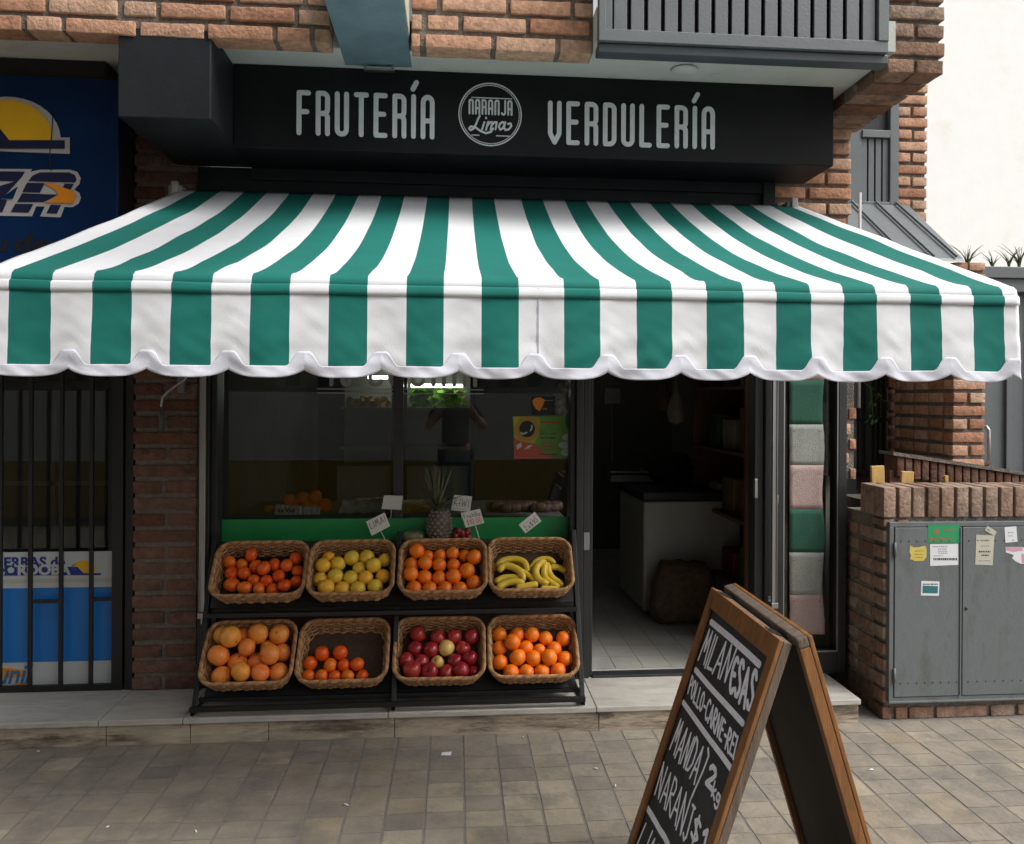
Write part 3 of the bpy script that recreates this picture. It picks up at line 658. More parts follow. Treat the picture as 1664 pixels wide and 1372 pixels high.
for ci, (x, st) in enumerate(cols):
    for ri, (kind, t) in enumerate(rows):
        if kind == 'c': p = canopy_pt(x, t)
        else:
            a = R(90) - R(200) * t; cy, cz, rr = AYF + .018, AZF - .030, .030
            q = canopy_pt(x, 1); p = Vector((x, cy - rr * math.cos(a) * 1., cz + rr * math.sin(a)))
            if t < .3: p = p.lerp(q, (1 - t / .3) * .6) if t < .15 else p
        idx[(ci, ri)] = len(mb.v); mb.v.append(p); mb.r.append(.5)
for ci in range(len(cols) - 1):
    st = cols[ci][1]
    for ri in range(len(rows) - 1):
        mb.f.append([idx[(ci, ri)], idx[(ci, ri + 1)], idx[(ci + 1, ri + 1)], idx[(ci + 1, ri)]]); mb.m.append(st % 2); mb.sm.append(True)
mb.build('canopy', [m_white_fab, m_green_fab], aw, solid=.0015)
mb = MB(); NV = 16; idx = {}; ZV = 1.862
for ci, (x, st) in enumerate(cols):
    zb = ztrim(x) - .012
    for k in range(NV + 1):
        z = ZV + .008 + (zb - ZV - .008) * k / NV; s = (ZV + .008 - z) / (ZV + .008 - zbot(x)); y = valance_y(x, s)
        if k == 0: y = AYF - .012
        idx[(ci, k)] = len(mb.v); mb.v.append(Vector((x, y, z))); mb.r.append(.5)
for ci in range(len(cols) - 1):
    for k in range(NV):
        mb.f.append([idx[(ci, k)], idx[(ci, k + 1)], idx[(ci + 1, k + 1)], idx[(ci + 1, k)]]); mb.m.append(cols[ci][1] % 2); mb.sm.append(True)
mb.build('valance', [m_white_fab, m_green_fab], aw, solid=.0015)
# hem seam just under the bar: a second layer of cloth, and the seam where two cloth widths meet
mb = MB(); idx = {}
for ci, (x, st) in enumerate(cols):
    for k, (z, dy) in enumerate(((1.872, -.0135), (1.866, -.0205), (1.852, -.0215), (1.841, -.0218))):
        idx[(ci, k)] = len(mb.v); mb.v.append(Vector((x, AYF + dy - .002 + .0015 * nz(x * 14, 2.), z + .0025 * nz(x * 4, 6.)))); mb.r.append(.5)
for ci in range(len(cols) - 1):
    for k in range(3):
        mb.f.append([idx[(ci, k)], idx[(ci, k + 1)], idx[(ci + 1, k + 1)], idx[(ci + 1, k)]]); mb.m.append(cols[ci][1] % 2); mb.sm.append(True)
mb.build('hem', [m_white_fab, m_green_fab], aw, solid=.0012)
mb = MB(); idx = {}; xs_ = []
x = XE[0]
while x < XE[-1]: xs_.append(x); x += .006
xs_ = sorted(set(xs_ + [c for c in XC if XE[0] < c < XE[-1]])) + [XE[-1]]
for ci, x in enumerate(xs_):
    zb, zt = zbot(x), ztrim(x)
    for k in range(9):
        z = zb + (zt - zb) * k / 8; s = (ZV + .008 - z) / (ZV + .008 - zb)
        y = valance_y(x, s) - .0026; idx[(ci, k)] = len(mb.v); mb.v.append(Vector((x, y, z))); mb.r.append(.5)
for ci in range(len(xs_) - 1):
    for k in range(8): mb.f.append([idx[(ci, k)], idx[(ci, k + 1)], idx[(ci + 1, k + 1)], idx[(ci + 1, k)]][::-1]); mb.m.append(0); mb.sm.append(True)
mb.build('scalloped_trim', m_trim, aw, solid=.0009)
xs0 = P(873, 530, AYF).x; mb = MB(); vs_ = []
for k in range(25):
    z = ZV + .008 + (ztrim(xs0) - ZV - .008) * k / 24; s_ = (ZV + .008 - z) / (ZV + .008 - zbot(xs0)); y = valance_y(xs0, s_)
    vs_ += [Vector((xs0 - .0028, y - .0018, z)), Vector((xs0 + .0032, y - .0036, z)), Vector((xs0 + .0034, y - .001, z))]
mb.add(vs_, [(3 * k + j, 3 * k + 3 + j, 3 * k + 4 + j, 3 * k + 1 + j) for k in range(24) for j in range(2)]); mb.build('cloth_seam', m_trim, aw)
mb = MB(); mb.tube([(XE[0] - .005, AYF + .02, 1.875), (XE[-1] + .005, AYF + .02, 1.875)], .024, 12); mb.build('front_bar', m_alu, aw)
mb = MB(); mb.tube([(-1.27, -.075, 2.505), (1.66, -.075, 2.505)], .028, 12); mb.build('roller', m_alu, aw)
for x in (-1.338, 1.70):
    mb = MB(); mb.box(x - .03, x + .03, -.11, -.02, 2.47, 2.55); mb.box(x - .012, x + .02, -.13, -.1, 2.50, 2.565); mb.build('end_bracket', m_offwhite, aw, bev=.005)
for x in (P(330, 800, -.045).x, P(1258, 800, -.045).x):
    mb = MB(); mb.box(x - .013, x + .013, -.052, -.038, .50, 2.5); mb.box(x - .014, x - .0095, -.060, -.0525, .50, 2.5); mb.box(x + .0095, x + .014, -.060, -.0525, .50, 2.5)
    g_ = mb.build('guide_rail', m_alu, aw, bev=.0015)
    mb = MB(); mb.box(x - .018, x + .018, -.066, -.014, .47, .499); mb.box(x - .018, x + .006, -.0135, -.004, .43, .52); mb.build('rail_foot', m_alu, g_, bev=.002)
cr = root('awning_crank', P(265, 700, -.06), 'hanging grey awning crank rod with dark grip in front of the left brick pier', 'crank')
mb = MB(); q = [P(x, y, -.06) for x, y in ((300, 618), (290, 624), (272, 638), (264, 647), (262, 657), (262, 664))]; mb.tube([(-1.2, -.06, 1.9), (-1.27, -.06, 1.68)] + q, .006, 8); mb.build('rod', m_alu, cr)
mb = MB(); mb.tube([P(262, 662, -.06), P(262.5, 703, -.06)], .0115, 10); mb.build('grip', mat('dark_grip', (.06, .065, .065), .5), cr)
kb = MB(); a = P(299, 622, -.02); kb.box(a.x - .02, a.x + .012, -.06, -.02, a.z - .05, a.z + .12); tag(kb.build('key_switch', m_greymetal, bev=.004), 'small grey key switch box on the brick pier behind the crank rod', 'switch box')

# ================================================================== FRUIT RACK
rk = root('fruit_rack', (-.28, -.3, .1145), 'black iron two tier display rack leaning in front of the shop window', 'rack')
RX = (-1.166, -.278, .598)
for x in RX:
    mb = MB(); mb.bar((x, -.345, .145), (x, -.012, .875), .016, .022, up=(1, 0, 0)); mb.bar((x, -.33, .20), (x, .0, .20), .012); mb.build('side_rail', m_black, rk, bev=.002)
    mb = MB(); mb.box(x - .008, x + .008, -.38, -.335, .1155, .15); mb.box(x - .008, x + .008, -.02, .0, .1155, .21); mb.bar((x, -.38, .125), (x, -.01, .125), .012); mb.build('foot', m_black, rk, bev=.001)
mb = MB(); mb.box(-1.174, .606, -.40, -.378, .138, .16); mb.box(-1.16, .595, -.305, -.285, .150, .168); mb.build('bottom_bar', m_black, rk, bev=.002)
for z, y in ((.515, -.222), (.50, -.06), (.155, -.12)):
    mb = MB(); mb.box(-1.155, .59, y - .012, y + .012, z, z + .02); mb.build('shelf_bar', m_black, rk, bev=.002)
mb = MB(); mb.prism([(-1.14, -.285, .17), (.575, -.285, .17), (.575, -.07, .39), (-1.14, -.07, .39)], (0, .006, -.006)); mb.prism([(-1.14, -.205, .556), (.575, -.205, .556), (.575, -.002, .752), (-1.14, -.002, .752)], (0, .006, -.006)); mb.build('shelf_tray', m_black, rk)
mb = MB(); mb.box(-1.13, -.30, .005, .012, .22, .52); mb.build('kick_panel', mat('rust_panel', (.05, .012, .008), .7), rk)

# ------------------------------------------------------------------ wicker baskets
def rr_pt(t, W, L, r):
    """point on rounded rectangle outline, t 0..1 -> (x,y,nx,ny)"""
    a, b = W / 2 - r, L / 2 - r; per = 4 * (a + b) + 2 * PI * r; s = t * per
    segs = [(2 * a, 0), (PI * r / 2, 1), (2 * b, 2), (PI * r / 2, 3), (2 * a, 4), (PI * r / 2, 5), (2 * b, 6), (PI * r / 2, 7)]
    for ln, k in segs:
        if s <= ln or k == 7:
            if k == 0: return (-a + s, -L / 2, 0, -1)
            if k == 2: return (W / 2, -b + s, 1, 0)
            if k == 4: return (a - s, L / 2, 0, 1)
            if k == 6: return (-W / 2, b - s, -1, 0)
            th = {1: -90, 3: 0, 5: 90, 7: 180}[k] + 90 * min(1, s / ln); c = {1: (a, -b), 3: (a, b), 5: (-a, b), 7: (-a, -b)}[k]
            return (c[0] + r * math.cos(R(th)), c[1] + r * math.sin(R(th)), math.cos(R(th)), math.sin(R(th)))
        s -= ln
BW, BL, BD = .42, .30, .09
def make_basket():
    o = root('wicker_basket', (0, 0, 0), 'basket', 'basket')
    wall = MB(); NS = 44; NP = 176; rowsn = 9
    for k in range(rowsn):
        f = k / (rowsn - 1); z = -BD + .006 + (BD - .012) * f; sc = .90 + .09 * f; pts = []; ph = k % 2
        for i in range(NP):
            t = i / NP; x, y, nx, ny = rr_pt(t, BW * sc, BL * sc + .006 * f, .065)
            w = .0045 * math.sin(t * NS * PI + ph * PI); j = .0022 * noise.noise(Vector((x * 30, y * 30, k * 7.)))
            pts.append((x + nx * (w + j), y + ny * (w + j), z + .0018 * noise.noise(Vector((x * 20, y * 20, k * 3. + 40)))))
        wall.tube(pts, .0048, 5, closed=True, rnd=random.random())
    for i in range(NS):
        t = (i + .5) / NS; a = rr_pt(t, BW * .9, BL * .9, .065); b = rr_pt(t, BW * .99, BL * .99, .065)
        wall.tube([(a[0], a[1], -BD), (b[0], b[1], .0)], .0034, 5, rnd=random.random())
    wall.build('woven_wall', m_wick, o)
    rim = MB()
    for s in range(4):
        pts = []
        for i in range(300):
            t = i / 300; x, y, nx, ny = rr_pt(t, BW * 1.005, BL * 1.005, .068); a = t * 2 * PI * 26 + s * PI / 2
            q = .0058; pts.append((x + nx * q * math.cos(a), y + ny * q * math.cos(a), .004 + q * math.sin(a)))
        rim.tube(pts, .0046, 5, closed=True, rnd=random.random())
    rim.build('braided_rim', m_wick, o)
    base = MB(); n = 48; ring_ = [rr_pt(i / n, BW * .89, BL * .89, .06) for i in range(n)]
    base.prism([(p[0], p[1], -BD - .002) for p in ring_], (0, 0, .005)); base.build('base', m_wickdark, o)
    return o
def copy_thing(src):
    c = src.copy(); COL.objects.link(c)
    for ch in src.children:
        d = ch.copy(); COL.objects.link(d); d.parent = c
    return c
proto = make_basket()
FRUITS = {}
# each: label, px left/right, tier, tilt
UP, LO = 0, 1
BK = [('woven basket of red orange tangerines at the left end of the top tier', 346, 499, UP), ('woven basket of yellow limes in the top tier', 501, 641, UP),
      ('woven basket of oranges in the top tier below the pineapple', 648, 791, UP), ('woven basket of banana bunches at the right end of the top tier', 793, 930, UP),
      ('woven basket of pink grapefruit at the left end of the bottom tier', 330, 479, LO), ('half empty woven basket with a few mandarins, bottom tier', 484, 632, LO),
      ('woven basket of red apples in the bottom tier', 640, 788, LO), ('woven basket of oranges at the right end of the bottom tier', 793, 938, LO)]
BASK = []
for i, (lab, xa, xb, tier) in enumerate(BK):
    b = proto if i == 0 else copy_thing(proto)
    if tier == UP: fr, bk, phi = Vector((0, -.25, .622)), Vector((0, -.045, .832)), R(45.7)
    else: fr, bk, phi = Vector((0, -.36, .247)), Vector((0, -.15, .472)), R(46.5)
    c = (fr + bk) / 2; x0, x1 = P(xa, 900 if tier == UP else 1060, c.y).x, P(xb, 900 if tier == UP else 1060, c.y).x
    L = (bk - fr).length
    if tier == UP: c.z += (xa - 570) * .00001
    b.location = ((x0 + x1) / 2, c.y, c.z); b.rotation_euler = (phi, R(random.uniform(-.8, .8)), R(random.uniform(-1, 1))); b.scale = ((x1 - x0 - .012) / BW, L / BL, 1)
    b['label'] = lab; b['group'] = 'wicker fruit baskets on the rack'
    BASK.append((Vector(b.location), phi, L, (x1 - x0 - .012)))

# ------------------------------------------------------------------ fruit
m_orange = mat('orange_peel', (.92, .2, .006), .3, spec=.5, var=.08, scale=20, bump=.18, bscale=420, objrand=[(0, (.95, .85, .8)), (.5, (1, 1, 1)), (1, (1, 1.2, 1.6))], sss=.05)
m_tang = mat('tangerine_peel', (.82, .125, .005), .25, spec=.5, var=.12, scale=30, bump=.15, bscale=260, objrand=[(0, (1, .7, .8)), (.6, (1, 1, 1)), (1, (1, 1.55, 1.5))])
m_lime = mat('lime_peel', (.86, .54, .045), .33, var=.1, scale=15, bump=.15, bscale=380, objrand=[(0, (.88, .98, 1)), (.5, (1, 1, 1)), (1, (1.1, .82, .7))], dirt=((.62, .56, .07), .6, .9), dirt_scale=14)
m_grape = mat('grapefruit_peel', (.92, .19, .035), .34, var=.1, scale=7, col2=(.92, .34, .045), spec=.45, bump=.15, bscale=320, objrand=[(0, (1, .72, 1.0)), (.5, (1, 1.0, 1.25)), (1, (.98, 1.45, 1.3))])
m_apple = mat('apple_skin', (.26, .008, .018), .2, var=.3, scale=18, col2=(.46, .03, .03), stretch=(1, 1, .3), objrand=[(0, (.8, .7, 1.2)), (.5, (1, 1, 1)), (1, (1.25, 2.2, 1.4))], dirt=((.5, .26, .08), .66, .8), dirt_scale=12)
m_yapple = mat('yellow_apple_skin', (.72, .47, .13), .22, var=.08, scale=18, dirt=((.6, .25, .06), .6, .8), dirt_scale=10)
m_stem = mat('stem', (.05, .06, .012), .8)
def fruit_mesh(name, m, prof, bumpy=0.):
    mb = MB(); n = 22; vs = []; fs = []
    for (r, z) in prof:
        for j in range(n):
            t = 2 * PI * j / n; d = Vector((r * math.cos(t), r * math.sin(t), z)); d *= 1 + bumpy * noise.noise(d * 2.2 + Vector((3, 1, 7))); vs.append(d)
    for i in range(len(prof) - 1):
        for j in range(n): j2 = (j + 1) % n; fs.append((i * n + j, i * n + j2, (i + 1) * n + j2, (i + 1) * n + j))
    fs += [list(range(n))[::-1], [(len(prof) - 1) * n + j for j in range(n)]]
    mb.add(vs, fs, 0, True)
    mb.tube([(0, 0, .86 if name == 'apple' else .93), (.02, .01, 1.0 if name != 'apple' else 1.08)], [.07 if name != 'apple' else .035, .05 if name != 'apple' else .03], 6, m=1)
    o = mb.build(name, [m, m_stem], base=False); return o
def sph(sq=1., dent=.05, pw=1.):
    out = []
    for i in range(15):
        a = -PI / 2 + PI * i / 14; r = max(.012, math.cos(a)); z = math.sin(a) * sq
        z -= dent * max(0, 1 - (r / .4) ** 2) * (1 if z > 0 else -.6); out.append((r ** pw, z))
    return out
apple_prof = [(.012, -.78), (.2, -.84), (.42, -.83), (.62, -.72), (.8, -.5), (.93, -.2), (1, .12), (.98, .4), (.88, .64), (.7, .82), (.48, .9), (.28, .86), (.14, .76), (.05, .68), (.012, .66)]
PROTO = {'orange': fruit_mesh('orange', m_orange, sph(.97, .04), .03), 'tangerine': fruit_mesh('tangerine', m_tang, sph(.84, .1), .06), 'mandarin': fruit_mesh('mandarin', m_tang, sph(.9, .07), .04),
         'lime': fruit_mesh('lime', m_lime, sph(1.0, .0), .04), 'grapefruit': fruit_mesh('grapefruit', m_grape, sph(.92, .05), .03), 'apple': fruit_mesh('apple', m_apple, apple_prof, .04),
         'yellow_apple': fruit_mesh('apple', m_yapple, apple_prof, .04)}
used = set()
zA = lambda x, y: (310 + x / 3.612, 850 + y / 3.612)
zB = lambda x, y: (630 + x / 3.611, 850 + y / 3.611)
LISTS = [
 (0, 'tangerine', zA, [(226, 237, 38), (350, 197, 38), (309, 247, 33), (385, 253, 38), (490, 252, 38), (615, 210, 36), (568, 277, 36), (616, 285, 30), (252, 293, 38), (332, 305, 36), (424, 304, 40), (503, 315, 36), (254, 357, 44), (332, 372, 42), (373, 340, 30), (413, 375, 38), (440, 345, 28), (484, 372, 36), (558, 370, 38), (608, 350, 30)], 'red orange tangerine in the basket at the left end of the top tier', 'tangerines in the top left basket'),
 (1, 'lime', zA, [(805, 212, 31), (942, 215, 42), (1035, 213, 42), (1136, 228, 38), (778, 270, 42), (866, 250, 42), (985, 270, 37), (1076, 262, 42), (742, 328, 40), (853, 308, 44), (938, 327, 42), (1032, 320, 42), (1127, 310, 40), (796, 370, 46), (889, 382, 44), (986, 381, 43), (1079, 372, 43)], 'round yellow lime in the second basket of the top tier', 'yellow limes in their basket'),
 (4, 'grapefruit', zA, [(154, 678, 54), (267, 660, 52), (378, 662, 56), (501, 675, 55), (225, 733, 58), (305, 727, 30), (354, 745, 48), (430, 738, 44), (543, 762, 50), (140, 822, 60), (262, 824, 55), (369, 828, 54), (475, 788, 56), (186, 908, 56), (294, 921, 54), (402, 918, 51), (507, 882, 55)], 'large pinkish yellow grapefruit in the basket at the left end of the bottom tier', 'grapefruit in the bottom left basket'),
 (5, 'mandarin', zA, [(675, 818, 40), (754, 797, 42), (878, 770, 42), (819, 830, 40), (895, 838, 36), (977, 840, 40), (695, 893, 36), (768, 901, 38), (841, 901, 35), (917, 894, 36), (1002, 892, 36)], 'small mandarin in the half empty basket of the bottom tier', 'mandarins in the half empty basket'),
 (2, 'orange', zB, [(172, 180, 42), (235, 205, 30), (298, 208, 36), (387, 201, 36), (462, 205, 34), (511, 215, 42), (124, 240, 42), (213, 246, 40), (299, 244, 40), (387, 244, 38), (470, 280, 45), (119, 298, 42), (211, 312, 42), (298, 314, 40), (388, 314, 43), (501, 350, 45), (152, 378, 44), (244, 384, 42), (336, 385, 42), (424, 384, 42)], 'orange in the top tier basket below the pineapple', 'oranges in the top tier basket'),
 (6, 'apple', zB, [(170, 678, 44), (294, 687, 45), (401, 684, 44), (498, 683, 44), (153, 750, 43), (248, 762, 44), (344, 757, 44, 'y'), (440, 750, 42), (118, 815, 44), (206, 832, 42), (290, 823, 34, 'y'), (382, 820, 44), (478, 815, 42), (140, 872, 50), (255, 882, 48), (350, 888, 45), (443, 872, 45), (510, 862, 22)], 'glossy red apple in the third basket of the bottom tier', 'red apples in their basket'),
 (7, 'orange', zB, [(648, 665, 42), (752, 678, 42), (840, 690, 42), (924, 685, 40), (1025, 690, 42), (645, 738, 42), (730, 720, 45), (815, 738, 42), (889, 755, 32), (968, 750, 42), (1040, 798, 42), (655, 825, 43), (761, 802, 46), (856, 798, 44), (948, 790, 45), (994, 857, 44), (724, 873, 44), (814, 872, 43), (902, 872, 43)], 'orange in the basket at the right end of the bottom tier', 'oranges in the bottom right basket'),
]
for bi, kind, zf, lst, lab, grp in LISTS:
    c, phi, L, Wd = BASK[bi]; U = Vector((1, 0, 0)); V = Vector((0, math.cos(phi), math.sin(phi))); N = Vector((0, -math.sin(phi), math.cos(phi)))
    items = []
    for it in lst:
        px, py = zf(it[0], it[1]); rp = it[2] / 3.611
        q = PP(px, py, c - N * .04, N); d = (q - CAM).dot(AF); r = max(.031, rp * d / FPX * 1.07)
        q = PP(px, py, c - N * (BD - .004 - r), N)
        items.append([Vector(((q - c).dot(U), (q - c).dot(V), -(BD - .004 - r))), r, it])
    for _ in range(60):                                  # let them settle: no fruit inside another, none through the wicker
        for i in range(len(items)):
            for j in range(i):
                a, b = items[i], items[j]; d = a[0] - b[0]; m = (a[1] + b[1]) * .965 - d.length
                if m > 0:
                    n = d.normalized() if d.length > 1e-5 else Vector((1, 0, 0)); up = Vector((0, 0, .35 if a[0].z >= b[0].z else -.35))
                    a[0] += (n + up) * m * .3; b[0] -= (n + up) * m * .3
        for it in items:
            p, r = it[0], it[1]; k = .93; p.z = max(p.z, -(BD - .004 - r))
            p.x = max(-Wd / 2 * k + r, min(Wd / 2 * k - r, p.x)); p.y = max(-L / 2 * k + r, min(L / 2 * k - r, p.y))
    ny = 0
    for p, r, it in items:
        k = 'yellow_apple' if len(it) > 3 else kind
        if k in used: o = PROTO[k].copy(); COL.objects.link(o)
        else: o = PROTO[k]; used.add(k)
        o.location = c + U * p.x + V * p.y + N * p.z; o.scale = (r, r, r); o.name = 'apple' if k == 'yellow_apple' else k
        o.rotation_euler = (random.uniform(0, 6.3), random.uniform(0, 6.3), random.uniform(0, 6.3)) if kind != 'apple' else (R(45) + random.uniform(-1.2, 1.2), random.uniform(-1, 1), random.uniform(0, 6))
        if k == 'yellow_apple':
            tag(o, 'pale yellow apple among the red ones, the larger of two' if ny == 0 else 'pale yellow apple among the red ones, the smaller of two', 'apple', 'yellow apples'); ny += 1
        else: tag(o, lab, kind, grp)
# bananas
m_ban = mat('banana_skin', (.66, .45, .04), .42, var=.1, scale=9, bump=.05, bscale=40, dirt=((.16, .08, .02), .66, .76), dirt_scale=30)
m_bantip = mat('banana_tip', (.05, .035, .015), .8)
c, phi, L, Wd = BASK[3]; N = Vector((0, -math.sin(phi), math.cos(phi)))
zB2 = zB
def banana(name, pts, r, parent, lift):
    q = []
    for i, (x, y) in enumerate(pts):
        px, py = zB2(x, y); q.append(PP(px, py, c - N * (BD - lift), N))
    # smooth with Catmull-Rom
    s = []
    for i in range(len(q) - 1):
        p0, p1, p2, p3 = q[max(0, i - 1)], q[i], q[i + 1], q[min(len(q) - 1, i + 2)]
        for k in range(6):
            t = k / 6; s.append(.5 * ((2 * p1) + (p2 - p0) * t + (2 * p0 - 5 * p1 + 4 * p2 - p3) * t * t + (3 * p1 - p0 - 3 * p2 + p3) * t ** 3))
    s.append(q[-1]); n = len(s); rs = []
    for i in range(n):
        t = i / (n - 1); e = min(1, t / .16) ** .6; f = min(1, (1 - t) / .12) ** .55; rs.append(max(.0042, r * min(.32 + .68 * e, .25 + .75 * f)))
    mb = MB(); mb.tube(s, rs, 7)
    mb.tube([s[-1], s[-1] + (s[-1] - s[-2]).normalized() * .005], .0045, 6, m=1)
    mb.tube([s[0], s[0] + (s[0] - s[1]).normalized() * .006], .005, 6, m=1)
    return mb.build(name, [m_ban, m_bantip], parent)
def bunch(lab, loc, lst):
    o = root('banana_bunch', loc, lab, 'bananas', 'banana bunches in the top right basket')
    for pts, r, lf in lst: banana('banana', pts, r, o, lf)
    return o
p0 = PP(*zB(740, 300), c - N * BD, N)
bunch('yellow banana bunch fanned out on the left side of its basket', p0, [
    ([(800, 262), (760, 222), (700, 222), (640, 250), (612, 280)], .0165, .03), ([(825, 285), (800, 232), (740, 212), (670, 225), (640, 262)], .017, .052),
    ([(800, 340), (780, 290), (735, 260), (680, 252), (650, 285)], .0185, .066), ([(860, 342), (830, 312), (790, 285), (750, 275)], .015, .05),
    ([(790, 330), (730, 318), (670, 325), (628, 350)], .0165, .05), ([(803, 352), (745, 345), (690, 355), (640, 385)], .018, .068)])
p1 = PP(*zB(930, 290), c - N * BD, N)
bunch('yellow banana bunch hanging down on the right side of its basket', p1, [
    ([(985, 240), (940, 212), (885, 220), (845, 260), (838, 300)], .016, .03), ([(930, 220), (885, 245), (868, 290), (890, 335), (945, 358)], .0185, .062),
    ([(935, 230), (918, 270), (925, 320), (965, 355), (1010, 380)], .017, .05), ([(942, 232), (945, 280), (965, 320), (1005, 350), (1030, 375)], .016, .038),
    ([(950, 262), (985, 260), (1015, 268), (1045, 288)], .016, .03)])
p2 = PP(*zB(820, 385), c - N * BD, N)
bunch('short yellow bananas lying along the front rim of the banana basket', p2, [
    ([(882, 358), (845, 364), (800, 374), (750, 384)], .018, .06), ([(880, 374), (820, 388), (770, 394), (725, 388)], .015, .036),
    ([(1000, 390), (970, 386), (935, 384), (895, 384)], .015, .05)])

# ------------------------------------------------------------------ price cards
def card(name, quad, Y, lab, stick=None, lines=(), cat='price card'):
    pts = [P(x, y, Y) for x, y in quad]; tl, tr, br_, bl = pts
    o = root(name, (bl + br_) / 2, lab, cat); BASE[o.name] = (bl + br_) / 2
    m = MB(); m.prism([bl, br_, tr, tl], (0, .0015, 0)); m.build('card', m_paper, o)
    ux = (tr - tl); w = ux.length; ux.normalize(); uy = (tl - bl); h = uy.length; uy.normalize()
    for i, (txt, fx, fy, fh, fw, inkm) in enumerate(lines):
        m = MB(); write(m, txt, HAND, bl + ux * w * fx + uy * h * fy, ux, uy, h * fh, .16, .0011, .0006, FN, width=w * fw, jit=.03); m.build('writing', inkm, o)
    if stick:
        m = MB(); a, b = P(*stick[0], Y + .003), P(*stick[1], Y + .02); m.tube([a, b], .0018, 6); m.build('stick', m_paper, o)
    return o
card('price_card', [(595, 848), (625, 833), (634, 855), (604, 871)], -.06, 'tilted white card reading LIMA! on a stick above the yellow limes', ((618, 862), (640, 905)), [('LIMA!', .1, .42, .42, .8, m_ink)])
card('price_card', [(749, 834), (780, 827), (787, 850), (757, 858)], -.06, 'white price card with black and red writing on a stick beside the pineapple', ((772, 853), (785, 895)), [('Frutilla', .08, .58, .3, .82, m_ink), ('$10.00', .14, .12, .34, .74, m_redink)])
card('price_card', [(843, 853), (869, 832), (880, 847), (854, 867)], -.055, 'steeply tilted white card with red writing above the bananas', None, [('2x$10', .1, .12, .45, .75, m_ink), ('----', .1, .55, .3, .8, m_redink)])
card('price_card', [(738, 804), (767, 807), (764, 832), (733, 829)], .085, 'white card reading KIWI standing against the window right of the pineapple', ((750, 830), (751, 850)), [('KIWI', .1, .3, .5, .8, m_ink)])
card('price_card', [(624, 805), (655, 806), (652, 829), (620, 827)], .085, 'blank white card on a stick against the window left of the pineapple', ((636, 826), (635, 848)))

# ================================================================== CHALKBOARD A-FRAME on the pavement
T1, T2, ZT = Vector((.809, -1.681, .95)), Vector((.804, -2.274, .95)), .95
ru = (T2 - T1).normalized(); q0 = Vector((ru.y, -ru.x, 0)); q0 = q0 if q0.x < 0 else -q0
WD = (T2 - T1).length; SPR = .315
ab = root('chalkboard_sign', (.84, -1.98, 0), 'wooden framed chalkboard pavement sign standing open, white hand lettering on its left face', 'chalkboard sign')
dn = (q0 * SPR - Vector((0, 0, ZT))); SL = dn.length; dn.normalize(); nf = dn.cross(ru).normalized()
if nf.x > 0: nf = -nf
Z0 = .004
def pan(u, v, w=0.): return T1 + ru * u + dn * v + nf * w          # front face coordinates (w outward)
def slab(mb, u0, u1, v0, v1, w0, w1, m=0, f=pan):
    mb.add([f(u0, v0, w0), f(u1, v0, w0), f(u1, v1, w0), f(u0, v1, w0), f(u0, v0, w1), f(u1, v0, w1), f(u1, v1, w1), f(u0, v1, w1)],
           [(0, 3, 2, 1), (4, 5, 6, 7), (0, 1, 5, 4), (1, 2, 6, 5), (2, 3, 7, 6), (3, 0, 4, 7)], m)
fw, ft = .04, .058
mb = MB(); slab(mb, 0, fw, 0, SL, -.012, 0); slab(mb, WD - fw, WD, 0, SL, -.012, 0); slab(mb, fw, WD - fw, 0, ft, -.0125, -.0005); slab(mb, fw, WD - fw, SL - .16, SL - .1, -.0125, -.0005)
mb.build('front_frame', m_wood, ab, bev=.0025)
mb = MB(); slab(mb, .001, .022, .001, SL, -.036, -.0125); slab(mb, WD - .024, WD - .001, .001, SL, -.036, -.0125); slab(mb, .022, WD - .024, .001, .03, -.036, -.0125)
mb.build('frame_batten', m_wood_grey, ab, bev=.003)
mb = MB(); slab(mb, .023, WD - .025, .031, SL - .1, -.022, -.0145); mb.build('slate', m_board, ab)
# the rear leaf, mirrored
dn2 = (-q0 * .285 - Vector((0, 0, ZT))).normalized(); nb = ru.cross(dn2).normalized()
if nb.x < 0: nb = -nb
O2 = T1 - q0 * .05 + Vector((0, 0, .004)); W2 = WD + .012
def pan2(u, v, w=0.): return O2 + ru * u + dn2 * v + nb * w
SL2 = .99
mb = MB(); slab(mb, 0, fw, 0, SL2, .018, .03, f=pan2); slab(mb, W2 - fw, W2, 0, SL2, .018, .03, f=pan2); slab(mb, fw, W2 - fw, 0, ft, .0185, .0305, f=pan2)
slab(mb, fw, W2 - fw, SL2 - .16, SL2 - .1, .0185, .0305, f=pan2)
slab(mb, .002, .026, .026, SL2, -.010, .0178, f=pan2); slab(mb, W2 - .028, W2 - .001, .026, SL2, -.010, .0178, f=pan2)
mb.build('rear_frame', m_wood, ab, bev=.0025)
mb = MB(); slab(mb, .0, W2, -.002, .0255, -.011, .0175, f=pan2); mb.build('rear_top_batten', m_wood_grey, ab, bev=.004)
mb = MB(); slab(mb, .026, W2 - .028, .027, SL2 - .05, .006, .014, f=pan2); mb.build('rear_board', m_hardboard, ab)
mb = MB()
for u in (.09, WD - .09): slab(mb, u - .03, u + .03, -.002, .0005, -.05, -.004)
mb.build('hinge', m_black, ab)
def zd(x, y):                                        # photo pixel of the zoomed board -> board coordinates
    p = PP(980 + x / 3.104, 930 + y / 3.104, pan(0, 0, -.0145), nf) - T1; return (p.dot(ru), p.dot(dn))
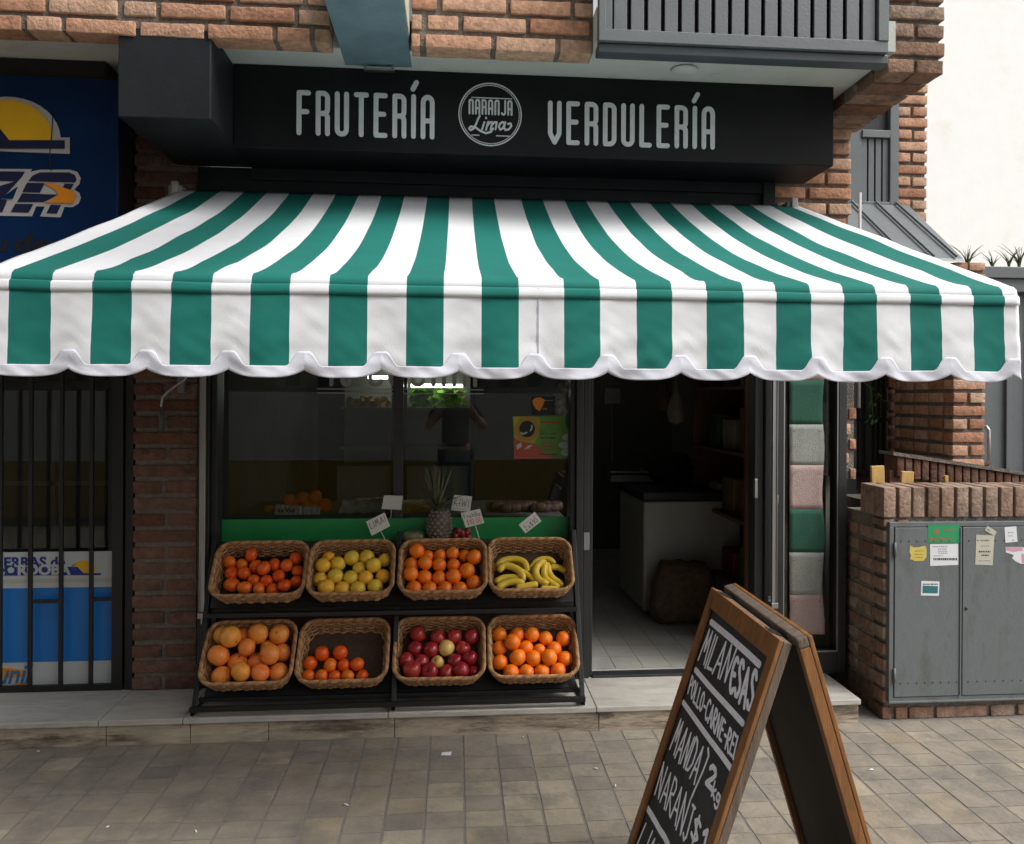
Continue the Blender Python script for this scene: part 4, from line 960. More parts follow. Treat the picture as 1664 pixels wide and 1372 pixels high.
def chalk_bar(a, b, rad):
    mb = MB(); p, q = zd(*a), zd(*b); n = 5
    pts = [(p[0] + (q[0] - p[0]) * i / n + random.uniform(-.0015, .0015), p[1] + (q[1] - p[1]) * i / n + random.uniform(-.0015, .0015)) for i in range(n + 1)]
    stroke_flat(mb, pts, rad, lambda a_, b_: pan(a_, b_, -.0145), nf, .0006); mb.build('chalk_line', m_chalk, ab)
def chalk_text(txt, bl, br, tl, rad, jit=.05, adv=.12, ws=1.0):
    mb = MB(); a, b, t = zd(*bl), zd(*br), zd(*tl)
    ux = Vector((b[0] - a[0], b[1] - a[1])); uy = Vector((t[0] - a[0], t[1] - a[1])); w = ux.length; h = uy.length; ux.normalize(); uy.normalize()
    o3 = pan(a[0], a[1], -.0145); X = ru * ux.x + dn * ux.y; Y = ru * uy.x + dn * uy.y
    write(mb, txt, HAND, o3, X, Y, h, adv, rad, .0007, nf, width=w, jit=jit, wscale=ws); mb.build('chalk_writing', m_chalk, ab)
chalk_bar((545, 248), (790, 465), .0095); chalk_bar((465, 492), (706, 765), .0085); chalk_bar((405, 655), (655, 1005), .0085); chalk_bar((225, 1195), (330, 1372), .0095)
chalk_text('MILAN', (478, 446), (620, 556), (528, 292), .0048); chalk_text('eSAS', (634, 590), (744, 705), (668, 420), .0076, adv=.14)
chalk_text('POLLO-CARNE-REL', (428, 610), (668, 962), (448, 525), .0042, adv=.14)
chalk_text('MANDA)', (338, 890), (480, 1090), (388, 740), .0046); chalk_text('2', (520, 1062), (552, 1100), (545, 960), .007); chalk_text('kgx', (548, 1125), (602, 1205), (566, 1050), .0038, adv=.1)
chalk_text('NARANJ', (262, 1120), (420, 1372), (305, 960), .0042, adv=.1); chalk_text('$', (440, 1345), (470, 1392), (470, 1225), .0052); chalk_text('15', (488, 1420), (560, 1530), (515, 1290), .0068, adv=.16)
chalk_text('LIMON', (170, 1380), (320, 1640), (215, 1265), .0042)

# ================================================================== PLANTER with the utility cabinet
pl = root('brick_planter', (2.9, -.1, 0), 'low brick planter wall with upright brick coping right of the shop', 'planter')
PY = -.36
mb = MB()
brick_rows(mb, (2.06, PY, 0), EX, FN, .125, .0, .965, depth=.12, pitch=.0775, bh=.058, mode='pier')
for k in range(12):                                   # the end face towards the shop
    for j in range(2):
        add_brick(mb, Matrix.Translation((2.125, PY + .13 + j * .145 + .06, .029 + .0775 * k)), .125, .13, .057)
x = 2.06
while x < 4.2:
    if x > 2.19 or True:
        w = random.choice((.24, .26, .12)); 
        add_brick(mb, Matrix.Translation((x + w / 2 + .135, PY + .055, .026)), w, .11, .054); x += w + .02
mb.box(2.075, 4.3, PY + .012, PY + .2, -.01, .972, 1); mb.box(2.068, 2.19, PY + .1, .05, -.01, .972, 1)
mb.build('wall', [m_brick_old, m_mortar], pl)
mb = MB(); x = 2.058
while x < 4.2:
    w = random.uniform(.054, .062)
    add_brick(mb, Matrix.Translation((x + w / 2, PY + .115 + random.uniform(-.004, .004), 1.048)), w, .24, .145, r=.004, rough=.002); x += w + random.uniform(.013, .019)
mb.box(2.062, 4.3, PY + .012, PY + .225, .973, 1.108, 1); mb.build('coping', [m_brick_old, m_mortar], pl)
mb = MB(); mb.box(2.2, 4.3, PY + .2, .42, .0, 1.0); mb.build('soil', mat('dry_soil', (.06, .045, .03), .95, var=.3, scale=30, bump=1, bscale=60), pl)
bw_ = MB(); n = 20
for i in range(n):                                    # rear wall with sloping brick-on-edge coping
    t = i / n; x = 2.55 + t * 1.0; z = 1.235 - .155 * t
    add_brick(bw_, Matrix.Translation((x, .47, z - .075)), .042, .16, .12, r=.006)
bw_.prism([(2.5, .42, .9), (3.6, .42, .9), (3.6, .42, .985), (2.5, .42, 1.14)], (0, .09, 0), 0)
bw_.prism([(2.5, .38, 1.225), (3.6, .38, 1.065), (3.6, .38, 1.085), (2.5, .38, 1.245)], (0, .17, 0), 1)
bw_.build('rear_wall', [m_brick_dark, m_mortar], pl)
for i, (xa, xb, yt, lab) in enumerate(((1417, 1438, 757, 'broad wooden stake in the planter, taller of the two near the shop'), (1461, 1481, 766, 'short broad wooden stake in the planter, second from the shop'), (1534, 1540, 773, 'thin narrow wooden stake standing alone in the planter'))):
    mb = MB(); a = P(xa, 790, -.1); b = P(xb, yt, -.1); mb.box(a.x, b.x, -.11, -.09, .98, b.z); o = mb.build('wooden_stake', mat('pale_timber', (.5, .31, .1), .7, var=.25, scale=10, stretch=(5, 5, 1)), bev=.003)
    o.rotation_euler = (0, R((-2, 3, 0)[i]), 0); tag(o, lab, 'stake', 'wooden stakes in the planter')
cb = root('utility_cabinet', (2.6, PY - .02, .06), 'grey double door metal utility cabinet set in the brick planter wall', 'cabinet')
CYF = PY - .018; cx0 = P(1444, 1000, CYF).x; zt_, zb_ = P(1447, 849, CYF).z, P(1444, 1141, CYF).z; xm = P(1561, 1000, CYF).x; cx1 = xm + (xm - cx0) + .03
mb = MB(); f_ = .022
mb.box(cx0, cx1, CYF - .006, PY + .05, zt_ - f_, zt_); mb.box(cx0, cx1, CYF - .006, PY + .05, zb_, zb_ + f_); mb.box(cx0, cx0 + f_, CYF - .006, PY + .05, zb_ + f_, zt_ - f_); mb.box(cx1 - f_, cx1, CYF - .006, PY + .05, zb_ + f_, zt_ - f_)
mb.box(cx0 - .004, cx1, CYF - .016, CYF - .006, zb_ - .004, zb_ + .006)
mb.build('cabinet_frame', m_cabinet, cb, bev=.002)
mb = MB(); mb.box(cx0 + .02, cx1 - .02, PY - .002, PY + .05, zb_ + .02, zt_ - .02); mb.build('back_plate', m_black, cb)
for a, b in ((cx0 + f_ + .003, xm - .004), (xm + .004, cx1 - f_ - .003)):
    mb = MB(); mb.box(a, b, CYF - .010, CYF + .004, zb_ + f_ + .003, zt_ - f_ - .003); d = mb.build('cabinet_door', m_cabinet, cb, bev=.0025)
    mb = MB(); nb_ = 8
    for i in range(nb_):
        x = a + .03 + (b - a - .05) * i / (nb_ - 1)
        for z in (P(1480, 879, CYF).z, P(1480, 1109, CYF).z): mb.tube([(x, CYF - .0101, z), (x, CYF - .0125, z)], .0028, 8)
    mb.build('rivets', m_black, d)
    if a > xm: 
        mb = MB(); z = P(1573, 988, CYF).z; mb.tube([(a + .018, CYF - .0101, z), (a + .018, CYF - .014, z)], .007, 12); mb.build('lock', m_black, d)
    else:
        mb = MB(); mb.box(xm - .012, xm - .004, CYF - .015, CYF - .0101, zb_ + f_ + .004, zt_ - f_ - .004); mb.build('edge_strip', m_cabinet, d, bev=.001)
        for z in (zb_ + .13, zt_ - .13):
            mb = MB(); mb.tube([(a - .001, CYF - .013, z - .035), (a - .001, CYF - .013, z + .035)], .006, 8); mb.build('hinge', m_cabinet, d)
def ze(x, y): return (1440 + x / 7.43, 830 + y / 7.43)
def sticker(lab, poly, m, marks=(), lift=0.):
    Y = CYF - .0105 - lift; mb = MB(); mb.prism([P(*ze(*q), Y) for q in poly], (0, -.0006, 0)); 
    o = mb.build('sticker', m); tag(o, lab, 'sticker')
    for mm, polys in marks:
        k = MB()
        for pg in polys: k.prism([P(*ze(*q), Y - .0006) for q in pg], (0, -.0004, 0))
        k.build('print', mm, o)
def lines_(x0, x1, ys, h, slope=0.): return [[(x0 + random.uniform(0, 6), y), (x1 - random.uniform(0, (x1 - x0) * .25), y + slope), (x1 - random.uniform(0, (x1 - x0) * .25), y + h + slope), (x0, y + h)] for y in ys]
def words(x0, x1, y, h):
    out = []; x = x0
    while x < x1 - 8: w = random.uniform(8, 20); out.append([(x, y), (min(x + w, x1), y), (min(x + w, x1), y + h), (x, y + h)]); x += w + random.uniform(4, 9)
    return out
m_st_g = mat('green_sticker', (.015, .27, .1), .5, var=.05); m_st_r = mat('faded_red_print', (.3, .12, .06), .6); m_st_w = mat('white_sticker', (.66, .67, .7), .6, var=.04); m_st_grey = mat('grey_print', (.25, .26, .27), .7)
m_st_y = mat('yellow_paper', (.55, .45, .1), .8, var=.12, scale=30); m_st_b = mat('beige_paper', (.47, .45, .37), .8, var=.08, scale=10); m_st_t = mat('teal_print', (.02, .14, .15), .6); m_st_p = mat('pink_print', (.55, .3, .36), .7)
sticker('green sticker with red diamond emblem on the left cabinet door', [(505, 170), (885, 168), (885, 385), (505, 388)], m_st_g, [(m_st_r, [[(570, 255), (607, 215), (650, 250), (610, 298)]] + [[(530, 330), (565, 330), (565, 368), (530, 368)]] + words(580, 800, 332, 26) + words(700, 850, 222, 20))])
sticker('white printed notice below the green sticker on the left cabinet door', [(530, 405), (868, 402), (870, 655), (532, 668)], m_st_w, [(m_st_grey, words(560, 740, 428, 14) + words(625, 740, 458, 12) + words(625, 735, 484, 12) + words(625, 738, 508, 12) + words(575, 690, 540, 10)), (m_ink, words(570, 860, 572, 28))])
sticker('torn yellow paper scrap on the left cabinet door', [(290, 418), (330, 445), (400, 440), (472, 425), (488, 470), (486, 560), (450, 605), (350, 608), (286, 585), (300, 540), (280, 500)], m_st_y, [(mat('dark_yellow_print', (.35, .27, .03), .8), words(350, 450, 480, 16) + words(340, 455, 520, 16) + words(350, 450, 555, 16))])
sticker('small white sticker with dark green print in the middle of the left cabinet door', [(425, 848), (643, 856), (636, 1028), (418, 1024)], m_st_w, [(m_st_t, [[(440, 905), (625, 912), (622, 1000), (438, 995)]]), (m_ink, words(445, 620, 880, 18))])
sticker('beige paper notice taped to the right cabinet door', [(1088, 290), (1306, 300), (1285, 660), (1074, 652)], m_st_b, [(m_ink, words(1118, 1275, 485, 20) + words(1150, 1245, 530, 18)), (m_st_grey, words(1120, 1270, 600, 12) + words(1140, 1250, 350, 20) + words(1150, 1260, 420, 14))])
sticker('tiny crooked paper slip above the beige notice on the cabinet', [(1222, 182), (1335, 255), (1308, 305), (1190, 240)], m_st_b, [(m_st_grey, [[(1225, 215), (1260, 238), (1250, 252), (1215, 230)]])], lift=.001)
sticker('white square sticker near the top right of the cabinet', [(1428, 200), (1570, 188), (1586, 375), (1440, 388)], m_st_w, [(m_st_grey, words(1470, 1550, 260, 12) + words(1470, 1545, 300, 10))])
sticker('torn pink and white sticker at the right edge of the cabinet', [(1440, 440), (1640, 440), (1720, 470), (1720, 645), (1620, 640), (1560, 610), (1520, 575), (1540, 540), (1500, 520), (1445, 505)], m_st_w, [(m_st_p, [[(1445, 442), (1640, 442), (1660, 480), (1540, 500), (1450, 480)], [(1630, 520), (1720, 520), (1720, 640), (1640, 630)]])])

# ================================================================== ENTRANCE COURT at the right
en = root('entrance_porch', (2.95, .9, 0), 'brick entrance porch with grey slatted window and sloping metal hood right of the shop', 'porch')
mb = MB(); brick_rows(mb, (2.93, .5, 0), EX, FN, .2, .9, 2.36, depth=.1, pitch=.0785, bh=.058, mode='pier')
for k in range(19): 
    for j in range(4): add_brick(mb, Matrix.Translation((2.985, .62 + .17 * j + .07, .93 + .0785 * k)), .11, .15, .057)
brick_rows(mb, (2.90, 1.195, 0), EX, FN, .06, 1.0, 2.4, depth=.1, pitch=.0785, bh=.058, half=.05, full=.05)
mb.box(2.942, 3.12, .515, 1.2, .0, 2.36, 1); mb.build('pier', [m_brick, m_mortar], en)
mb = MB(); brick_rows(mb, (2.957, 1.2, 0), EX, FN, .203, 2.36, 5.2, depth=.1, pitch=.0785, bh=.058, mode='pier'); mb.box(2.967, 3.15, 1.215, 1.6, 2.3, 5.2, 1); mb.build('upper_pier', [m_brick, m_mortar], en)
mb = MB(); WY = 1.2
mb.box(2.4, 2.70, WY, WY + .06, 2.84, 5.0); mb.box(2.895, 2.955, WY - .01, WY + .06, 2.84, 5.0); mb.box(2.70, 2.895, WY - .012, WY + .05, 3.30, 3.35); mb.box(2.70, 2.895, WY - .008, WY + .05, 2.84, 2.87)
for k in range(4): mb.box(2.702 + k * .05, 2.742 + k * .05, WY + .01, WY + .025, 2.87, 3.30)
uw = mb.build('slatted_window', m_greymetal, en, bev=.003)
mb = MB(); mb.box(2.70, 2.895, WY + .03, WY + .034, 2.86, 5.0); mb.build('pane', m_black, uw)
mb = MB(); a, b, c_, d_ = Vector((2.3, 1.195, 2.84)), Vector((3.03, 1.195, 2.84)), Vector((2.985, .48, 2.36)), Vector((2.3, .48, 2.36))
mb.prism([a, b, c_, d_], (0, .012, .02)); 
for x in (2.62, 2.79, 2.93): mb.prism([(x, 1.19, 2.86), (x + .012, 1.19, 2.86), (x + .012, .485, 2.385), (x, .485, 2.385)], (0, -.008, .014))
mb.build('metal_hood', m_greymetal, en, bev=.002)
mb = MB(); mb.box(2.2, 2.685, 1.22, 1.3, .0, 2.36); mb.build('side_panel', m_greymetal, en)
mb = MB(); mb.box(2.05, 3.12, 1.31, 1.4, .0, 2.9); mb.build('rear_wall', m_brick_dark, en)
mb = MB(); mb.box(2.68, 2.90, 1.24, 1.28, 1.07, 2.36)
ew = mb.build('lower_window', mat('dim_pane', (.05, .055, .055), .25), en)
mb = MB()
for x in (2.69, 2.735, 2.80, 2.835, 2.87): mb.box(x, x + .014, 1.2, 1.214, 1.07, 2.36)
mb.box(2.68, 2.90, 1.195, 1.22, 1.05, 1.075); mb.box(2.68, 2.9, 1.2, 1.212, 1.40, 1.415); mb.build('window_bars', m_black, ew)
gt = root('metal_gate', (3.6, .62, 0), 'tall grey sheet metal gate with vertical ribs and bar handle at the right edge', 'gate')
mb = MB(); mb.box(3.135, 4.6, .64, .66, .1, 2.2)
for x in (3.135, 3.345, 3.49, 3.64, 3.79, 4.0): mb.box(x, x + .03, .618, .64, .1, 2.2)
mb.build('gate_sheet', m_greymetal, gt, bev=.002)
mb = MB(); mb.box(3.1, 4.6, .58, .8, 2.2, 2.28); mb.box(3.08, 4.6, .56, .82, 2.281, 2.35); mb.build('gate_lintel', m_greymetal, gt, bev=.004)
mb = MB(); a, b = P(1606, 694, .57), P(1607, 755, .57); mb.tube([(a.x - .03, .615, a.z), (a.x - .01, .57, a.z), (a.x, .565, a.z - .02), (b.x, .565, b.z + .02), (b.x - .01, .57, b.z), (b.x - .03, .615, b.z)], .011, 10); mb.build('handle', m_alu, gt)
# grass growing on the gate lintel
m_leaf = mat('weed_leaf', (.07, .11, .025), .7, var=.3, scale=20)
def tuft(x, y, z, n, h, lab):
    mb = MB()
    for i in range(n):
        a = random.uniform(0, 2 * PI); l = h * random.uniform(.5, 1); lean = random.uniform(.15, .75); pts = []
        for k in range(6): t = k / 5; pts.append((x + math.cos(a) * lean * l * t * t + random.uniform(-.004, .004), y + math.sin(a) * lean * l * t * t, z + l * t * (1 - .15 * t)))
        mb.tube(pts, [.0062 * (1 - .9 * k / 5) for k in range(6)], 4)
    o = mb.build('grass_tuft', m_leaf); tag(o, lab, 'plant', 'grass tufts on the gate lintel')
tuft(P(1572, 432, .7).x, .7, 2.35, 16, .22, 'tall spiky grass tuft nearest the brick porch on the gate lintel')
tuft(P(1613, 432, .7).x, .7, 2.35, 9, .15, 'small sparse grass tuft, second from the porch on the gate lintel')
tuft(P(1640, 432, .7).x, .7, 2.35, 14, .17, 'grass tuft, third from the porch on the gate lintel')
tuft(P(1656, 432, .7).x, .7, 2.35, 14, .22, 'tall grass tuft at the right edge of the photo on the gate lintel')
mb = MB()
for i in range(26):
    c_ = Vector((2.73 + random.uniform(-.03, .05), 1.1 + random.uniform(-.04, .03), 1.5 + random.uniform(-.09, .12))); d_ = Vector((random.uniform(-1, 1), random.uniform(-1, 0), random.uniform(-1, .4))).normalized() * .05; s_ = d_.cross(Vector((.3, .2, 1))).normalized() * .011
    mb.add([c_, c_ + d_ * .5 + s_, c_ + d_, c_ + d_ * .5 - s_], [(0, 1, 2, 3)])
mb.tube([(2.72, 1.19, 1.66), (2.73, 1.12, 1.62), (2.74, 1.1, 1.42)], .004, 5)
tag(mb.build('hanging_plant', mat('fresh_leaf', (.09, .2, .03), .6, var=.2)), 'small green trailing plant by the barred window of the porch', 'plant')
# bright cream wall of the neighbouring plot
mb = MB(); mb.box(3.15, 14, 5.0, 5.3, -.1, 7.5); tag(mb.build('plot_wall', m_cream), 'tall sunlit whitish wall with cream patches behind the gate at the right edge', 'wall')

# ================================================================== FABRIC STRIP in the side window
fb = MB(); seq = [(560, 618, 2), (618, 690, 0), (690, 756, 1), (756, 828, 2), (828, 898, 0), (898, 967, 1), (967, 1031, 2)]
fx0, fx1 = 1283, 1338
for ya_, yb_, m in seq:
    vs_ = []
    for j in range(9):
        for i in range(9):
            py = ya_ + (yb_ - ya_) * j / 8; px = fx0 + (fx1 - fx0) * i / 8 + 2.0 * math.sin(py * .045) * (i / 8) + .8 * nz(i * 3.1, py * .4); p = P(px, py, .03)
            p.y += .0025 * math.sin(i * .5 + py * .03) + .003 * nz(px * .05, py * .02); vs_.append(p)
    fb.add(vs_, [(j * 9 + i, (j + 1) * 9 + i, (j + 1) * 9 + i + 1, j * 9 + i + 1) for j in range(8) for i in range(8)], m, True)
fo = fb.build('fabric_strip', [mat('green_cloth', (.02, .085, .056), .9, var=.12, scale=8, bump=.4, bscale=300), mat('grey_felt', (.27, .28, .255), .95, var=.1, scale=40, bump=.5, bscale=200), mat('pink_felt', (.37, .27, .25), .95, var=.1, scale=40, bump=.5, bscale=200)], solid=.003)
tag(fo, 'hanging strip of green, grey and pink cloth squares in the narrow side window', 'fabric strip')
for ya_, yb_, m in seq[1:]:
    for x in (fx0 + 6, fx1 - 8):
        p = P(x, (ya_ + yb_) / 2 - 22, .020); pk = MB(); pk.tube([p, p + Vector((.011, -.002, -.001))], .0016, 5); pk.build('peg', m_black, fo)

# ================================================================== INSIDE THE SHOP
gc = root('green_counter', (-.3, .3, .1175), 'display counter with long green front board along the bottom of the shop window', 'counter')
GY = .2; ztop = P(640, 842, .11).z
mb = MB(); mb.box(-1.168, .583, .098, .1155, ztop - .25, ztop); mb.build('green_front', m_green_p, gc, bev=.002)
mb = MB(); mb.box(-1.16, .575, GY, .95, ztop - .05, ztop - .012); mb.build('counter_top', m_intw, gc)
mb = MB(); mb.box(-1.15, .565, GY + .01, .9, .1175, ztop - .051); mb.build('cabinet_body', m_wickdark, gc)
mb = MB(); mb.box(-1.165, .58, -.012, .095, .795, .815); mb.box(-1.165, .58, .07, .09, .2, .795)
tag(mb.build('window_ledge', mat('dark_timber', (.05, .03, .02), .7)), 'dark narrow ledge between the fruit rack and the green board', 'ledge')
for i, (px, py, r) in enumerate([(470, 812, 9), (478, 818, 7), (493, 810, 10), (513, 807, 10), (528, 823, 11), (500, 823, 11), (437, 832, 6), (512, 825, 9)]):
    o = PROTO['orange'].copy(); COL.objects.link(o); Y = .42 + .02 * (i % 3); p = P(px, py, Y); rr_ = r * .0031 + .004; p.z = max(p.z, ztop - .012 + rr_)
    o.location = p; o.scale = (rr_, rr_, rr_); o.rotation_euler = (i, i * 2, i); tag(o, 'orange in the loose pile on the green counter inside', 'orange', 'oranges piled on the counter')
nb2 = MB(); a = P(446, 826, .34); b = P(520, 838, .34)
for i in range(10): 
    x0, x1 = a.x + (b.x - a.x) * i / 10, a.x + (b.x - a.x) * (i + 1) / 10; zz0, zz1 = ztop + .045 - .02 * i / 10, ztop + .045 - .02 * (i + 1) / 10
    nb2.add([(x0, .335, ztop - .01), (x1, .335, ztop - .01), (x1, .36, zz1), (x0, .36, zz0), (x1, .45, zz1 - .02), (x0, .45, zz0 - .02)], [(0, 1, 2, 3), (3, 2, 4, 5)], 0, True)
no = nb2.build('newspaper', m_paper, solid=.002); tag(no, 'folded newspaper lying in front of the counter oranges', 'newspaper')
text_obj('masthead', 'La Voz', .032, (a.x + .02, .333, ztop + .004), EX, Vector((0, .3, 1)), m_ink, no, bold=.0008)
pb = MB(); vs_, fs_ = rbox_template((.13, .08, .035), .03, (10, 6, 3)); o_ = P(590, 825, .42)
pb.add([Vector((p.x + o_.x, p.y + .42, p.z + ztop + .02)) + noise.noise_vector(p * 18) * .03 for p in vs_], fs_, 0, True)
tag(pb.build('plastic_bag', mat('clear_plastic', (.35, .36, .37), .2, var=.3, scale=25)), 'crumpled translucent plastic bag on the counter beside the oranges', 'bag')
# pineapple on the ledge
pa = root('pineapple', (P(714, 860, .04).x, .035, .815), 'brown pineapple with spiky crown standing on the ledge behind the rack', 'pineapple')
m_pine = mat('pineapple_skin', (.1, .075, .05), .6, var=.3, scale=30); m_pinel = mat('pineapple_leaf', (.055, .07, .035), .55, var=.3, scale=15, col2=(.14, .15, .08))
mb = MB(); px_ = pa.location.x; prof = [(.02, 0), (.045, .008), (.058, .04), (.062, .08), (.056, .12), (.044, .15), (.025, .168)]
mb.lathe(prof, 20, M=Matrix.Translation((px_, .035, .815)))
for k in range(9):
    z = .012 + k * .0175; r_ = None
    for (ra, za_), (rb, zb2) in zip(prof, prof[1:]):
        if za_ <= z <= zb2: r_ = ra + (rb - ra) * (z - za_) / (zb2 - za_)
    for i in range(13):
        t = 2 * PI * (i + .5 * (k % 2)) / 13; c_ = Vector((px_ + r_ * math.cos(t), .035 + r_ * math.sin(t), .815 + z)); n_ = Vector((math.cos(t), math.sin(t), .1))
        s_ = n_.cross(EZ).normalized() * .011; u_ = Vector((0, 0, .0095)); mb.add([c_ - s_, c_ - u_, c_ + s_, c_ + u_, c_ + n_ * .009], [(0, 1, 4), (1, 2, 4), (2, 3, 4), (3, 0, 4)], 1)
mb.build('pineapple_body', [m_pine, mat('pineapple_eye', (.2, .17, .14), .5, var=.35, scale=60)], pa)
mb = MB()
for i in range(34):
    t = i * 2.4; k = i / 34; l = .10 + .13 * (1 - abs(k - .55)) * random.uniform(.7, 1.1); out = .95 - .85 * k; c_ = Vector((px_ - .012, .035, .97 + .03 * k)); d_ = Vector((math.cos(t) * out, math.sin(t) * out, .35 + k)).normalized(); side = d_.cross(EZ).normalized() if abs(d_.z) < .99 else EX
    pts = [c_ + d_ * l * s_ + Vector((0, 0, (-.05 if k < .4 else .02) * s_ * s_)) for s_ in (0, .35, .7, 1)]; w = [.010, .009, .006, .0008]
    vv = []
    for p, ww in zip(pts, w): vv += [p - side * ww, p + side * ww]
    mb.add(vv, [(0, 1, 3, 2), (2, 3, 5, 4), (4, 5, 7, 6)])
mb.build('pineapple_crown', m_pinel, pa, solid=.001)
mb = MB(); vs_, fs_ = rbox_template((.055, .04, .028), .025, (6, 4, 3)); o_ = P(672, 864, .045); mb.add([Vector((p.x + o_.x, p.y * .9 + .04, .843 + p.z)) + noise.noise_vector(p * 30) * .006 for p in vs_], fs_, 0, True)
tag(mb.build('wrapped_melon', mat('melon_rind', (.12, .14, .07), .3, var=.5, scale=12, col2=(.35, .33, .2))), 'wrapped cut melon piece left of the pineapple behind the rack', 'melon')
mb = MB()
for i in range(14):
    p = Vector((P(752, 860, .04).x + random.uniform(-.04, .04), .04 + random.uniform(-.03, .03), .832 + random.uniform(0, .04))); vs_, fs_ = rbox_template((.016, .016, .016), .015, (2, 2, 2)); mb.add([v + p for v in vs_], fs_, 0, True)
tag(mb.build('strawberry_punnet', mat('berry', (.25, .02, .03), .3, var=.3, scale=40, dirt=((.5, .48, .48), .6, .7), dirt_scale=30)), 'small heap of wrapped red strawberries right of the pineapple', 'strawberries')
mb = MB(); vs_, fs_ = rbox_template((.14, .09, .03), .028, (9, 6, 3)); o_ = P(658, 833, .45)
mb.add([Vector((p.x + o_.x, p.y + .45, p.z + ztop + .015)) + noise.noise_vector(p * 25) * .012 for p in vs_], fs_, 0, True)
tag(mb.build('yellow_produce', mat('ripe_yellow', (.4, .24, .02), .5, var=.4, scale=15)), 'yellow produce heaped on the counter behind the pineapple', 'produce')
mb = MB()
for i in range(16):
    vs_, fs_ = rbox_template((.035, .03, .025), .023, (3, 3, 2)); p = Vector((P(800 + i * 7, 835, .45).x, .42 + random.uniform(-.05, .06), ztop + .01 + random.uniform(0, .012))); mb.add([v + p for v in vs_], fs_, 0, True)
tag(mb.build('potato_heap', mat('onion_skin', (.15, .08, .06), .5, var=.35, scale=25)), 'row of brownish roots heaped at the right end of the counter', 'produce')
# posters stuck inside the window glass
mp_ = root('menu_poster', P(882, 746, .144), 'green, yellow and red menu poster with dark round picture in the shop window', 'poster'); BASE[mp_.name] = P(882, 746, .144)
QY = .1262
def zg(x, y): return (820 + x / 8.571, 600 + y / 8.571)
def pg(pts, m, l): mb = MB(); flat_poly(mb, [zg(*q) for q in pts], QY, l, 0, .0006); return mb.build('print', m, mp_)
mb = MB(); flat_poly(mb, [zg(*q) for q in [(118, 660), (985, 650), (980, 1240), (135, 1250)]], QY, 0, 0, .001)
m_pg = mat('poster_green', (.06, .24, .06), .4, var=.3, scale=5, col2=(.15, .33, .03)); mb.build('sheet', m_pg, mp_)
pg([(118, 662), (490, 658), (480, 900), (380, 1100), (135, 1000)], mat('poster_yellow', (.3, .3, .03), .4, var=.25, scale=6), .001)
pg([(125, 960), (240, 1010), (420, 1040), (560, 1170), (760, 1240), (135, 1249)], mat('poster_red', (.38, .07, .03), .4, var=.25, scale=6), .0016)
pg([(850, 655), (985, 650), (983, 900), (900, 870), (840, 760)], mat('poster_teal', (.0, .1, .07), .4), .001)
pg(dome(310, 835, 172, 172, 0, 360, 36), mat('poster_gold', (.33, .19, .02), .4), .0022); pg(dome(312, 835, 110, 115, 0, 360, 30), m_black, .0028)
pg([(215, 870), (260, 890), (310, 870), (320, 890), (260, 912), (225, 905)], mat('poster_pale', (.35, .42, .42), .4), .0034); pg([(370, 770), (392, 800), (380, 850), (345, 872), (365, 820)], MATS['poster_pale'], .0034)
pg([(165, 1060), (230, 1020), (240, 1080), (170, 1120)], MATS['poster_pale'], .0024); pg([(270, 1120), (330, 1060), (390, 1060), (340, 1100)], MATS['poster_pale'], .0024)
for cx_, cy_ in ((880, 950), (835, 1060), (862, 1160)):
    pg(dome(cx_, cy_, 82, 48, 0, 360, 24), MATS['poster_pale'], .0016); q = P(*zg(cx_ - 65, cy_ + 25), QY); text_obj('print', '1', .007, (q.x, QY - .0028, q.z), EX, EZ, m_ink, mp_, bold=.0003, thick=.0004, shear=.3)
for t_, x, y, s_, w_, m in (('Milanesas!', 500, 750, .012, 290, m_redink), ('Jamón y queso', 500, 905, .007, 230, m_ink), ('Acelga', 500, 965, .0095, 220, m_ink), ('Queso', 510, 1035, .0085, 150, m_redink), ('Muzza', 520, 1080, .0085, 180, m_redink), ('Aceituna', 500, 1125, .0085, 210, m_redink), ('Tradicional', 475, 1195, .0085, 260, m_ink)):
    q = P(*zg(x, y), QY); text_obj('print', t_, s_, (q.x, QY - .0022, q.z), EX, EZ, m, mp_, bold=.0004, thick=.0006, width=w_ / 8.571 * 4.43 / FPX)
cp = root('club_poster', P(882, 675, .144), 'small dark poster with orange flames and the word Club above the menu poster', 'poster'); BASE[cp.name] = P(882, 675, .144)
mb = MB(); flat_poly(mb, [zg(*q) for q in [(370, 380), (700, 380), (700, 640), (370, 640)]], QY, 0, 0, .001); mb.build('sheet', m_black, cp)
mb = MB(); flat_poly(mb, [zg(*q) for q in [(385, 440), (430, 400), (500, 395), (560, 430), (540, 490), (490, 585), (440, 560), (400, 500)]], QY, .001, 0, .0006); mb.build('print', m_orange_v, cp)
q = P(*zg(520, 565), QY); text_obj('print', 'Club', .014, (q.x, QY - .0014, q.z), EX, EZ, m_offwhite, cp, thick=.0006)
q = P(*zg(395, 440), QY); text_obj('print', 'Hot Pepper', .008, (q.x, QY - .002, q.z), EX, EZ, m_offwhite, cp, thick=.0006, width=290 / 8.571 * 4.43 / FPX)
mb = MB()
for i in range(26):
    px, py = random.uniform(700, 975), random.uniform(180, 660); p = P(*zg(px, py), .19 + random.uniform(-.02, .02)); vs_, fs_ = rbox_template((.017, .017, .016), .015, (2, 2, 2)); mb.add([v + p for v in vs_], fs_, 0, True)
    mb.tube([p, p + Vector((random.uniform(-.02, .02), .01, .03))], .003, 5)
mb.tube([P(*zg(845, 640), .2), P(*zg(845, -300), .2)], .006, 6)
tag(mb.build('garlic_braid', mat('garlic', (.34, .29, .24), .6, var=.3, scale=25)), 'braid of garlic bulbs hanging at the right side of the shop window', 'garlic')
